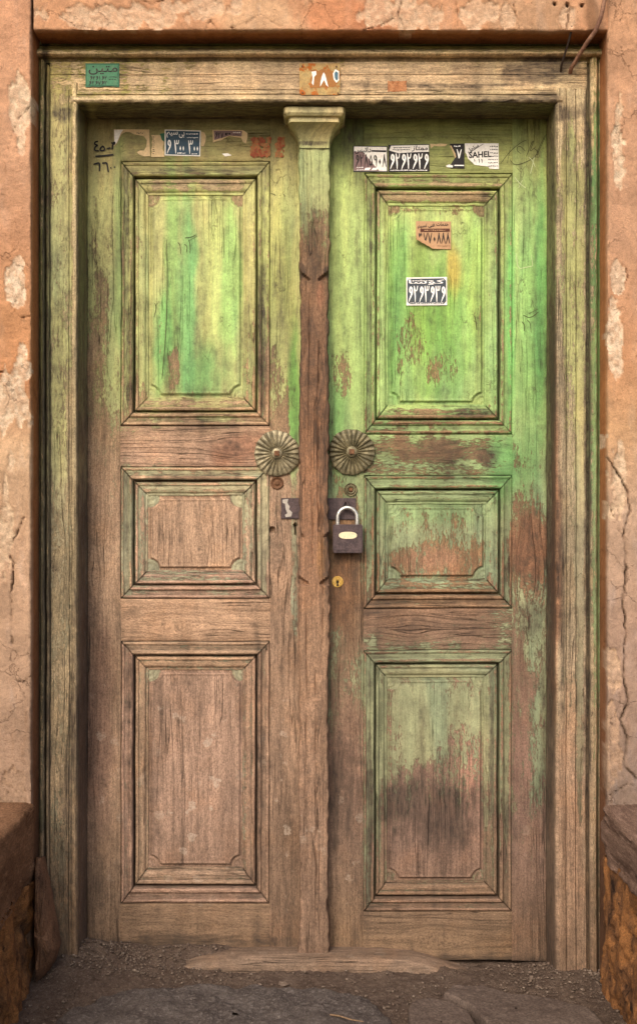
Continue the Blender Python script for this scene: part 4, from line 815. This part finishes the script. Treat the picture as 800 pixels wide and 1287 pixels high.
def dashes(x0, x1, y, h, yy, mat, parent, sd=0, rot=0, yref=0.):
    """print too small to read: a broken line of small marks"""
    rg_ = np.random.RandomState(sd); V, F = [], []; x = x0; sc = PX*(DIST+yref)/DIST
    while x < x1-1:
        w_ = rg_.uniform(.7, 2.6); hh = h*rg_.uniform(.5, 1.); a = len(V); x_e = min(x+w_, x1); j = rg_.uniform(-.25, .25)*h
        for (u, v) in ((x, y+j-hh/2), (x, y+j+hh/2), (x_e, y+j+hh/2), (x_e, y+j-hh/2)):
            v2 = v-(u-x0)*math.tan(rot); V.append(((u-400)*sc, yy, CAMZ+(643.5-v2)*sc))
        F.append((a, a+1, a+2, a+3)); x = x_e+rg_.uniform(.35, .9)
    return mesh('small_print', V, F, mat, parent, smooth=False)
GL = {'6': [[(.80, .42, .16), (.55, .44, .2), (.34, .32, .24), (.40, .12, .22), (.62, .06, .2), (.84, .2, .26), (.84, .42, .3), (.62, .62, .26), (.36, .80, .18), (.16, 1., .08)]],
 '2': [[(.16, .0, .14), (.26, .3, .26), (.36, .6, .22), (.38, 1., .08)], [(.26, .22, .16), (.50, .32, .18), (.74, .26, .18), (.84, .0, .12)]],
 '3': [[(.12, .0, .12), (.22, .3, .26), (.32, .6, .24), (.34, 1., .08)], [(.24, .26, .16), (.42, .30, .16), (.54, .22, .14), (.54, .0, .12)], [(.54, .22, .14), (.66, .30, .16), (.86, .24, .16), (.94, .0, .12)]],
 '8': [[(.52, .0, .2), (.40, .45, .26), (.06, 1., .1)], [(.5, .08, .12), (.66, .5, .26), (.94, 1., .12)]], '7': [[(.06, .0, .12), (.34, .5, .26), (.48, 1., .16)], [(.94, .0, .1), (.66, .5, .24), (.5, .95, .12)]],
 '5': [[(.5, .1, .1), (.24, .4, .2), (.14, .78, .22), (.36, .9, .2), (.52, .66, .12), (.66, .9, .2), (.88, .74, .2), (.74, .4, .2), (.48, .06, .12)]],
 '9': [[(.78, .4, .14), (.4, .46, .2), (.2, .24, .24), (.5, .06, .2), (.78, .22, .26), (.8, .6, .24), (.78, 1., .1)]], '1': [[(.3, .0, .2), (.5, .5, .26), (.46, 1., .08)]],
 '0': [[(.5, .36, .02), (.5, .56, .44), (.5, .60, .44), (.5, .80, .02)]], '4': [[(.16, .0, .14), (.26, .3, .24), (.34, 1., .08)], [(.28, .34, .22), (.6, .38, .2), (.9, .3, .14)], [(.86, .02, .14), (.56, .12, .18), (.6, .36, .16)]]}
def digits(t, x0, y0, x1, y1, y, mat, parent, adv=None, yref=0., fat=1.):
    V, F = [], []; n = len(t); cw = (x1-x0)/n; sc = PX*(DIST+yref)/DIST; hh = y1-y0; k2 = 0
    for i, ch in enumerate(t):
        for st_ in GL.get(ch, []):
            P = np.array(st_, float)
            for _ in range(2 if ch != '0' else 0):
                Q = [P[0]]
                for j in range(len(P)-1): Q += [P[j]*.75+P[j+1]*.25, P[j]*.25+P[j+1]*.75]
                P = np.array(Q+[P[-1]])
            P = np.c_[x0+cw*(i+.04+.92*P[:, 0]), y0+hh*P[:, 1], P[:, 2]*cw*fat]; m = len(P); k2 += 1
            for j in range(m):
                t_ = P[min(j+1, m-1), :2]-P[max(j-1, 0), :2]; t_ = t_/(np.hypot(*t_)+1e-9); nn = np.array([-t_[1], t_[0]])*P[j, 2]*.5
                if abs(t_[1]) < .6: nn = nn*1.15
                for q in (P[j, :2]+nn, P[j, :2]-nn): V.append(((q[0]-400)*sc, y-.00004*(k2 % 3)-.00001*j, CAMZ+(643.5-q[1])*sc))
                if j: b_ = len(V)-4; F.append((b_, b_+1, b_+3, b_+2))
    return mesh('digits', V, F, mat, parent, smooth=False)
INK = mat_print('black_ink', (22, 18, 16), .35, (80, 74, 50)); PW = mat_print('white_paper', (246, 241, 232), .2); PWT = mat_print('white_print', (250, 248, 243), .1)
NAVY = mat_print('slate_blue_print', (52, 78, 96), .25); NAVY2 = mat_print('slate_grey_print', (66, 74, 82), .2); MAU = mat_print('mauve_print', (132, 106, 104), .25)
BLK = mat_print('black_print', (34, 30, 32), .25); KRAFT = mat_print('faded_cream_paper', (212, 184, 138), .35); TAN = mat_print('peach_paper', (186, 146, 108), .7); TEAL = mat_print('teal_green_print', (44, 98, 70), .35); ORG = mat_print('flaked_orange_paint', (178, 92, 46), .95, (120, 104, 58), .44)
ORG2 = mat_print('dark_orange_flake', (140, 62, 26), .5)
def sticker(label, x0, y0, loc_y=0, name='sticker', cat='sticker', group='stickers on the door'):
    return thing(name, label, cat, pxy(x0, y0, loc_y), group)
def torn(x0, y0, x1, y1, sides, sd, amp=2.2, n=9):
    """rectangle with ragged sides: sides is a string of 1 (torn) / 0 for top, right, bottom, left"""
    rg_ = np.random.RandomState(sd); P = []
    cs = [(x0, y0), (x1, y0), (x1, y1), (x0, y1)]
    for k_ in range(4):
        a, b = cs[k_], cs[(k_+1) % 4]; P.append(a)
        if sides[k_] == '1':
            for i in range(1, n):
                f = i/n; q = rg_.uniform(0, amp); nx, ny = [(0, 1), (-1, 0), (0, -1), (1, 0)][k_]
                P.append((a[0]+(b[0]-a[0])*f+nx*q, a[1]+(b[1]-a[1])*f+ny*q))
    return P
Y1, Y2, Y3 = -.0016, -.0022, -.0028      # paper, print, overprint
def flakes(x0, y0, x1, y1, n, y, mat, parent, sd, sz=4.5):
    rg_ = np.random.RandomState(sd); V, F = [], []
    for i in range(n):
        cx, cy = rg_.uniform(x0+sz*.6, x1-sz*.6), rg_.uniform(y0+sz*.6, y1-sz*.6); m = rg_.randint(6, 10); a = len(V); r0 = rg_.uniform(.35, 1)*sz; yy = y-.00003*i-rg_.rand()*.0004
        for q in range(m):
            t_ = -2*math.pi*q/m; r_ = r0*rg_.uniform(.5, 1.1); V.append(((np.clip(cx+r_*math.cos(t_), x0, x1)-400)*PX, yy-rg_.rand()*.0002, CAMZ+(643.5-np.clip(cy+r_*math.sin(t_)*1.2, y0, y1))*PX))
        F.append(tuple(range(a, a+m))[::-1])
    return mesh('paint_flakes', V, F, mat, parent, smooth=False)
# blue sticker
s = sticker('slate blue phone sticker on the left leaf with large white digits', 230, 195)
polyplate('paper', [(207, 162.6), (252.4, 164), (251.6, 196.2), (207, 195)], Y1, .0012, PW, s)
polyplate('blue_field', [(208.4, 164), (251.2, 165.2), (250.4, 195), (208.4, 193.8)], Y2, .0004, NAVY, s)
text(shape('سیم'), 209.5, 165.2, 223.6, 173, Y3, PWT, s, .014); text(shape('بی'), 225, 166, 232, 173.4, Y3, PWT, s, .014)
digits('6', 209, 175, 215.6, 193, Y3, PWT, s); digits('3', 218.4, 176, 225.4, 193, Y3, PWT, s); digits('00', 224.8, 178, 232.4, 192.6, Y3, PWT, s) 
digits('3', 236, 176.4, 243, 193.4, Y3, PWT, s); digits('00', 242.4, 178.6, 250, 193, Y3, PWT, s)
dashes(234, 250, 168.6, 1.3, Y3, PWT, s, 1); dashes(235, 249, 173, 1.3, Y3, PWT, s, 2); dashes(223, 234, 192.6, 1.4, Y3, PWT, s, 3); dashes(241, 249, 193.2, 1.2, Y3, PWT, s, 4)
# torn remnants on the left leaf
s = sticker('torn white sticker remnant with its middle ripped away, beside the black handwriting', 165, 196)
polyplate('paper', [(143, 162.2), (187.6, 162.6), (188.6, 196), (182, 196.4), (175, 194), (172, 191), (176, 189), (181, 189), (184, 184), (184.6, 176), (181, 171), (174, 169.6), (168, 168.4), (164, 166), (158, 165.4), (153, 168), (151, 172), (147, 180), (143.4, 183.4), (142, 180), (143.4, 176)], Y1, .0012, KRAFT, s)
polyplate('white_torn_edge', [(143.6, 163), (155, 163), (152, 167), (150, 172), (147, 179), (144, 182)], Y2, .0004, PW, s)
dashes(172, 181, 167.2, 1.4, Y2, INK, s, 5)
s = sticker('narrow beige paper strip just left of the blue sticker', 196, 196)
polyplate('paper', torn(190, 169.6, 206.6, 197, '0101', 3), Y1, .0010, KRAFT, s); 
for k_ in range(9): dashes(192, 195, 172+k_*2.6, 1.1, Y2, INK, s, 30+k_)
polyplate('dark_corner', [(201, 168), (206.8, 167), (206.8, 178), (203.5, 176)], Y2, .0004, TEAL, s)
s = sticker('curled cream paper edge just right of the blue sticker', 255, 185)
polyplate('paper', [(252.8, 165), (257, 166.5), (258.8, 171), (258.2, 178), (255.4, 184), (253, 183)], Y1, .001, KRAFT, s)
s = sticker('beige sticker remnant with a grey printed top edge, right of the blue sticker', 288, 196)
polyplate('paper', [(267, 163), (305, 163.4), (311, 167), (311, 172), (309, 180), (305, 178), (303, 173), (297, 172.2), (288, 170.6), (282, 173.4), (278, 176), (273, 177), (267.6, 179)], Y1, .001, KRAFT, s)
polyplate('printed_band', [(268.6, 164), (304, 164.6), (303.6, 171.4), (288, 170.2), (281, 172.6), (269, 176)], Y2, .0004, MAU, s)
digits('627', 270, 166, 281, 174, Y3, BLK, s); dashes(283, 291, 168, 3, Y3, BLK, s, 8); dashes(293, 302, 166.6, 1.6, Y3, PW, s, 9); dashes(293, 302, 169.6, 1.6, Y3, BLK, s, 10)
polyplate('scrap', [(279, 193), (286, 192.4), (291, 195), (283, 196.4)], Y1, .0008, PW, s)
s = sticker('larger flaking orange paint patch near the top right of the left leaf', 328, 199, group='orange patches on the left leaf', name='orange_patch', cat='paint patch')
flakes(313.5, 171, 342, 198.6, 62, -.0012, ORG, s, 21); flakes(313.5, 171, 342, 198.6, 30, -.0034, ORG2, s, 23, 3)
s = sticker('smaller flaking orange paint patch beside the capital on the left leaf', 351, 199, group='orange patches on the left leaf', name='orange_patch', cat='paint patch')
flakes(345, 171, 358, 198.6, 34, -.0012, ORG, s, 22, 3.6); flakes(345, 171, 358, 198.6, 14, -.0026, ORG2, s, 24, 2.4)
# right leaf, row of four
s = sticker('mauve and white phone sticker, leftmost of the row on the right leaf', 464, 216)
polyplate('paper', [(443.4, 183), (486.4, 183.4), (486.8, 216), (443.6, 215.6)], Y1, .0012, BLK, s)
polyplate('white_field', [(444.6, 184), (485.6, 184.6), (485.8, 215), (444.6, 214.6)], Y2+.0003, .0003, PW, s)
polyplate('mauve_field', [(444.7, 190), (456, 191), (476, 214.7), (444.7, 214.4)], Y2, .0003, MAU, s)
text(shape('داتیس'), 445.4, 184.8, 466, 193.4, Y3, BLK, s, .02); polyplate('black_bar', [(466.6, 188.6), (485, 189), (485, 191.2), (466.6, 190.6)], Y3, .0003, BLK, s)
digits('6285908', 445.6, 194, 485.4, 210, Y3-.0004, BLK, s); 
for k_ in range(3): polyplate('white_box', [(459+k_*9, 211), (466+k_*9, 210.6), (464+k_*9, 213.8), (457+k_*9, 214)], Y3, .0003, PWT, s)
dashes(448, 456, 210.6, 1.1, Y3, PWT, s, 12); dashes(448, 456, 213.4, 1.1, Y3, PWT, s, 13)
s = sticker('black sticker with large white digits 6262626 on the right leaf', 513, 216)
polyplate('paper', [(487.4, 182), (539, 181), (539.4, 215.2), (487.8, 216)], Y1, .0012, BLK, s)
polyplate('white_header', [(491, 183), (538.4, 182), (538.6, 190.6), (520, 191.2), (500, 192.4), (488.6, 189)], Y2, .0003, PW, s)
text(shape('ممتاز'), 517, 182.8, 537, 190.6, Y3, BLK, s, .02, shear=.2); dashes(494, 515, 185.6, 1.4, Y3, BLK, s, 14, .02); dashes(493, 515, 188.4, 1.3, Y3, BLK, s, 15, .02)
digits('6262626', 488.8, 192.8, 538.6, 212.4, Y2-.0002, PWT, s, fat=1.15); dashes(490, 537, 214, 1.3, Y2, PWT, s, 16)
s = sticker('half torn black sticker between the white digits and the SAHEL sticker', 562, 212)
polyplate('paper', [(565, 180.4), (583, 180.2), (583.2, 211.8), (566, 211.4), (564, 208.8), (571, 199), (572.6, 196), (569, 189), (565, 184)], Y1, .0012, BLK, s)
polyplate('ragged_white_edge', [(564.6, 183), (566.6, 183), (571.8, 193), (572.6, 197), (571.2, 198.8), (569.8, 194), (567, 187)], Y2, .0003, KRAFT, s)
polyplate('ragged_white_edge', [(560, 208), (564, 206.6), (568.6, 208), (568.4, 210.6), (561, 210)], Y2-.0003, .0003, PW, s)
polyplate('top_scrap', [(540, 180.4), (547, 181), (553, 180.2), (562, 181), (559, 183.4), (552, 183.8), (545, 183), (541, 186.4)], Y1, .0008, KRAFT, s)
digits('7', 573, 187.4, 580, 199, Y2, PWT, s, fat=1.2); dashes(570, 579, 183.8, 1.6, Y2, PWT, s, 17); polyplate('white_rule', [(571, 207), (582.6, 207.2), (582.6, 208.6), (570, 208.4)], Y2, .0003, PWT, s)
s = sticker('torn white SAHEL sticker, rightmost of the row on the right leaf', 605, 213)
polyplate('paper', [(583.6, 180), (626, 180), (626.4, 212.4), (615, 212), (613, 209), (604, 208), (596, 207), (592, 203), (587.6, 199), (586, 194), (584, 191)], Y1, .0012, PW, s)
text('SAHEL', 588.6, 190.2, 617, 198, Y2, BLK, s, .03, .05); text(shape('ساحل'), 586, 183.6, 601.6, 189.4, Y2, BLK, s, .02, .55)
polyplate('thin_rule', [(589.6, 191.2), (606.4, 180.8), (607.2, 180.8), (590.2, 191.9)], Y2, .0003, BLK, s); digits('11', 600, 199.6, 607, 205, Y2, BLK, s, fat=1.3); digits('1', 594.6, 200, 597.6, 203.6, Y2, BLK, s, fat=1.3)
for k_ in range(7): dashes(615-(k_ > 3)*2, 625.4, 184+k_*4.1, 1.4, Y2, BLK, s, 50+k_)
# stickers on the upper panel of the right leaf
YP = .0088-.003
s = sticker('peach paper sticker on the upper right panel with its lower corner curling off', 545, 312, YP)
us_ = np.linspace(0, 1, 26); U_, V_ = np.meshgrid(us_, us_, indexing='ij')
Ux = 522.6+U_*44; Vx = 277.4+V_*35+(1-U_)*-.5
lim = np.clip(24.+ (Ux-522.6)*.52, 0, 36); over = np.clip((Vx-277.4)-lim+5, 0, 9); Vx = np.minimum(Vx, 277.4+lim+.4*np.sin(Ux))
lift = np.clip(((Vx-277.4)-(lim-11))/11, 0, 1)**2*np.clip(1-(Ux-522.6)/34, 0, 1)
Xs = (Ux-400)*PX; Ys = YP-.0002-.014*lift; Zs = CAMZ+(643.5-Vx)*PX
mesh('paper', np.stack([Xs, Ys, Zs], -1), gridfaces(26, 26, flip=True), TAN, s)
polyplate('brown_bar', [(528, 286.6), (565, 286.4), (565, 290.2), (528, 290.6)], YP-.0012, .0006, mat_print('brown_print', (84, 42, 24), .2), s)
text(shape('فنی نسیم'), 525, 279.8, 546, 287, YP-.0012, BLK, s, .02, .06); text(shape('خدمات'), 548, 278.4, 563.4, 283, YP-.0012, BLK, s, .02); dashes(533, 560, 288.6, 1.2, YP-.0020, TAN, s, 18)
digits('770888', 531.6, 291.6, 565.4, 305.4, YP-.0022, BLK, s, fat=.9); digits('4', 525, 292, 530.6, 299.4, YP-.0035, BLK, s); dashes(546, 565, 308.4, .8, YP-.0012, RUST, s, 19)
s = sticker('slate grey sticker with white digits 6263636 on the upper right panel', 536, 383, YP)
polyplate('paper', [(510.4, 348), (561.6, 347.2), (561.8, 382.8), (510.6, 383.2)], YP, .0012, PW, s)
polyplate('grey_field', [(513.6, 349.6), (557.6, 349), (560.4, 352), (560.6, 378), (557.4, 381.4), (515, 381.6), (511.8, 378.4), (511.6, 352.4)], YP-.0006, .0004, NAVY2, s)
text(shape('کوشا'), 513.4, 350.6, 558.4, 357.4, YP-.0012, PWT, s, .014); digits('6263636', 512.2, 358.6, 560, 379, YP-.0012, PWT, s, fat=1.1); dashes(518, 545, 352.2, 1.2, YP-.0012, PWT, s, 20); dashes(515, 557, 380.4, 1.1, YP-.0012, PWT, s, 21)
# green sticker and plates on the header
YF = FY-.0024
s = sticker('teal green phone sticker at the left end of the frame header', 129, 109, FY, group=None); del s['label']; tag(s, 'teal green phone sticker at the left end of the frame header')
polyplate('paper', torn(107.6, 79.6, 150, 109.4, '0010', 31, 1.2), YF, .0018, TEAL, s, yref=FY)
GT = mat_print('light_teal_print', (66, 122, 88), .5)
polyplate('light_field', torn(109.4, 81.4, 148.6, 107.6, '0110', 32, 1.2), YF-.0006, .0004, GT, s, yref=FY)
text(shape('متین'), 111.6, 83, 148, 94, YF-.0012, BLK, s, .01, yref=FY); digits('626162', 113, 95.6, 135, 101, YF-.0012, BLK, s, yref=FY); digits('626762', 111.6, 101.8, 135, 107, YF-.0012, BLK, s, yref=FY)
dashes(137, 147, 97, 1.2, YF-.0012, BLK, s, 22, yref=FY); dashes(137, 147, 100, 1.2, YF-.0012, BLK, s, 23, yref=FY)
ENAM = mat_metal('rust_eaten_enamel', tuple(lin((176, 150, 92))), tuple(lin((156, 118, 62))), .42, tuple(lin((176, 96, 34))), .05, .55, .45)
s = thing('number_plate', 'rusty enamel house number plate reading 18 nailed to the header above the post', 'number plate', pxy(401, 120, FY))
P_ = [(377, 80), (426, 80), (427, 82), (427, 117.6), (425, 119.6), (379, 119.6), (376.4, 117), (376, 82)]
polyplate('plate', P_, YF-.002, .003, ENAM, s, yref=FY)
RB = mat_print('rust_brown_band', (158, 104, 46), .6, (190, 140, 70)); polyplate('rust_field', torn(389, 87, 425, 112, '1111', 41, 4.5, 10), YF-.0024, .0004, RB, s, yref=FY)
polyplate('digit', [(391.4, 90.6), (397, 89.6), (397.4, 94), (394.8, 97), (393.6, 108), (391.8, 105), (392.6, 98)], YF-.003, .0004, PW, s, yref=FY)
polyplate('digit', [(406.4, 91.4), (408.4, 94), (412.4, 110), (409.6, 107), (407, 101), (404.6, 105), (402, 109.4), (402.8, 102), (404.6, 95)], YF-.003, .0004, PW, s, yref=FY)
polyplate('blue_chip', [(421, 87.4), (425.6, 90), (425.8, 101), (422.4, 104.6), (419, 100), (418, 93)], YF-.0028, .0004, PW, s, yref=FY); polyplate('blue_chip', [(421.6, 90), (424.6, 92), (424.4, 100), (422.6, 102), (420.4, 98.6), (420, 93)], YF-.0034, .0004, mat_print('enamel_blue', (70, 110, 130), .3), s, yref=FY)
for (u, v) in ((379.4, 83), (422.6, 83.4), (424.6, 117), (380, 116)):
    a = W(u, v, YF-.002); tube('nail', [(a[0], YF-.004, a[1]), (a[0], YF-.0005, a[1])], .0022, RUST, s, 10)
s = thing('metal_tag', 'small rusty tin tag on the header right of the number plate', 'tag', pxy(499, 116, FY))
polyplate('tin', torn(487, 101.4, 511, 115.6, '1110', 44, 1.2), YF, .0018, mat_metal('rusty_tin', tuple(lin((176, 120, 74))), tuple(lin((150, 92, 50))), .3, tuple(lin((130, 66, 30))), .1, .6), s, yref=FY)

# ------------------------------------------------------------------ handwriting and scratches
def ribbon(name, strokes, wd, y, mat, parent, taper=.4):
    V, F = [], []
    for st_ in strokes:
        P = np.array(st_, float)
        if len(P) > 2:                                     # round the corners
            for _ in range(2): Q = [P[0]]; [Q.extend([P[i]*.75+P[i+1]*.25, P[i]*.25+P[i+1]*.75]) for i in range(len(P)-1)]; Q.append(P[-1]); P = np.array(Q)
        n = len(P)
        for i in range(n):
            t_ = P[min(i+1, n-1)]-P[max(i-1, 0)]; t_ = t_/(np.hypot(*t_)+1e-9); nn = np.array([-t_[1], t_[0]]); w_ = wd*.5*(1-taper*abs(2*i/(n-1)-1)**3)
            a, b = P[i]+nn*w_, P[i]-nn*w_
            V += [pxy(a[0], a[1], y), pxy(b[0], b[1], y)]
            if i: k_ = len(V)-4; F.append((k_, k_+1, k_+3, k_+2))
    return mesh(name, V, F, mat, parent, smooth=False)
hw = ribbon('handwriting', [[(123.6, 177.6), (119.6, 178.2), (119, 181.4), (123.6, 182.6), (119.4, 184.6), (118.6, 189), (124.6, 189.6)], [(129.6, 183), (126.4, 186), (125.8, 189), (130.4, 189.4), (132.2, 187), (129.4, 183.4)], [(134, 187), (139, 185.6)],
 [(140.6, 178.6), (141.6, 181), (144, 178), (144.4, 181), (141.6, 181.6), (141.2, 187.4)], [(120, 196.4), (131, 195.6), (142.6, 194.2)], [(117.6, 206.6), (123.8, 204.6), (125.4, 205.2), (125.2, 215)], [(128.4, 205.2), (133.4, 204.2), (134.6, 205.6), (136.4, 216.2)], [(138.6, 210.6), (140.2, 211.2)], [(143.2, 209.6), (144.8, 210.4)]], 2.1, -.0024, mat_print('marker_ink', (14, 12, 12), .05), LEAF_L, .2)
hw['label'] = 'black handwritten numbers over and under a stroke'
DINK = mat_print('faded_pencil', (64, 62, 30), .5, (110, 130, 60))
ribbon('scribble', [[(223, 304), (226, 306), (226.6, 318)], [(231, 306), (235, 308), (234, 316)], [(236.6, 300), (238.6, 306), (238.4, 318)], [(232, 298), (240, 297), (246, 294)], [(236, 302), (247, 296)]], .8, .0068, DINK, LEAF_L)
ribbon('scribble', [[(340, 243), (345, 244), (346, 246)], [(351, 245), (353, 246)], [(356, 244), (358, 246), (357, 247)]], .8, -.0012, DINK, LEAF_L)
ribbon('scribble', [[(194, 380), (196, 386), (193, 398)], [(195, 384), (197, 380)], [(209, 300), (210, 360), (208, 420), (203, 476)]], .8, .0068, DINK, LEAF_L)
ribbon('scribble', [[(629, 205), (640, 190), (655, 178), (661, 176)], [(641, 184), (637, 205)], [(654, 193), (648, 188), (652, 182), (660, 190)], [(661, 196), (668, 178), (671, 176), (664, 192), (673, 184)], [(670, 186), (678, 192), (672, 196), (684, 170)], [(640, 200), (646, 208), (660, 204), (674, 196), (686, 168)]], .7, -.0012, DINK, LEAF_R)
ribbon('scribble', [[(648, 402), (649, 418)], [(655, 404), (659, 408), (658, 416)], [(662, 402), (666, 406), (667, 418)], [(657, 396), (666, 400), (676, 392)], [(664, 394), (676, 388)]], .8, -.0012, DINK, LEAF_R)
ribbon('scribble', [[(596, 396), (598, 402), (599, 414)], [(595, 402), (600, 406)]], .9, .0068, DINK, LEAF_R)
WHITE = mat_print('chalk_scratch', (196, 206, 160), .8, (130, 160, 90))
ribbon('scratch', [[(664, 197), (669, 202), (672, 210)], [(671, 196), (669, 206), (666, 218)], [(646, 222), (652, 230), (660, 236)], [(656, 226), (651, 236)], [(648, 318), (650, 338), (660, 336), (669, 334)], [(667, 320), (669, 334)]], .8, -.0012, WHITE, LEAF_R)

# ------------------------------------------------------------------ cables coming down over the header
CABM = mat_metal('grey_brown_cable', tuple(lin((112, 78, 60))), tuple(lin((150, 112, 88))), .1, (.06, .035, .02), 0, .7)
CABD = mat_metal('dark_cable', (.03, .018, .012), (.05, .03, .02), .1, (.06, .03, .02), 0, .7)
def wpt(u, v, y): a = W(u, v, y); return (a[0], y, a[1])
c1 = thing('cable', 'thick grey brown cable slanting down over the top right of the frame', 'cable', wpt(716, 91, -.13), 'cables at the top right of the frame')
tube('sheath', [wpt(764, -40, -.235), wpt(759, 0, -.228), wpt(755, 20, -.222), wpt(748, 38, -.212), wpt(738, 52, -.195), wpt(729, 66, -.165), wpt(722, 78, -.145), wpt(717, 86, -.132), wpt(716, 91, -.120)], .0050, CABM, c1, 12)
c2 = thing('cable', 'thin dark cable hanging under the lintel left of the thick one', 'cable', wpt(704, 90, -.13), 'cables at the top right of the frame')
tube('sheath', [wpt(718, 32, -.19), wpt(717, 40, -.185), wpt(713, 56, -.165), wpt(708, 72, -.146), wpt(705, 82, -.134), wpt(704, 90, -.118)], .0028, CABD, c2, 10)
# twig on the stone
tw = thing('twig', 'short dry twig lying on the rough grey paving stone', 'twig', (.04, -.5, .03))
tube('stick', [(.025, -.475, .036), (.045, -.487, .038), (.07, -.505, .037), (.095, -.512, .036)], [.0022, .002, .0018, .001], mat_earthy('dry_twig', (.20, .13, .08), (.26, .17, .1), (.14, .09, .05)), tw, 8)
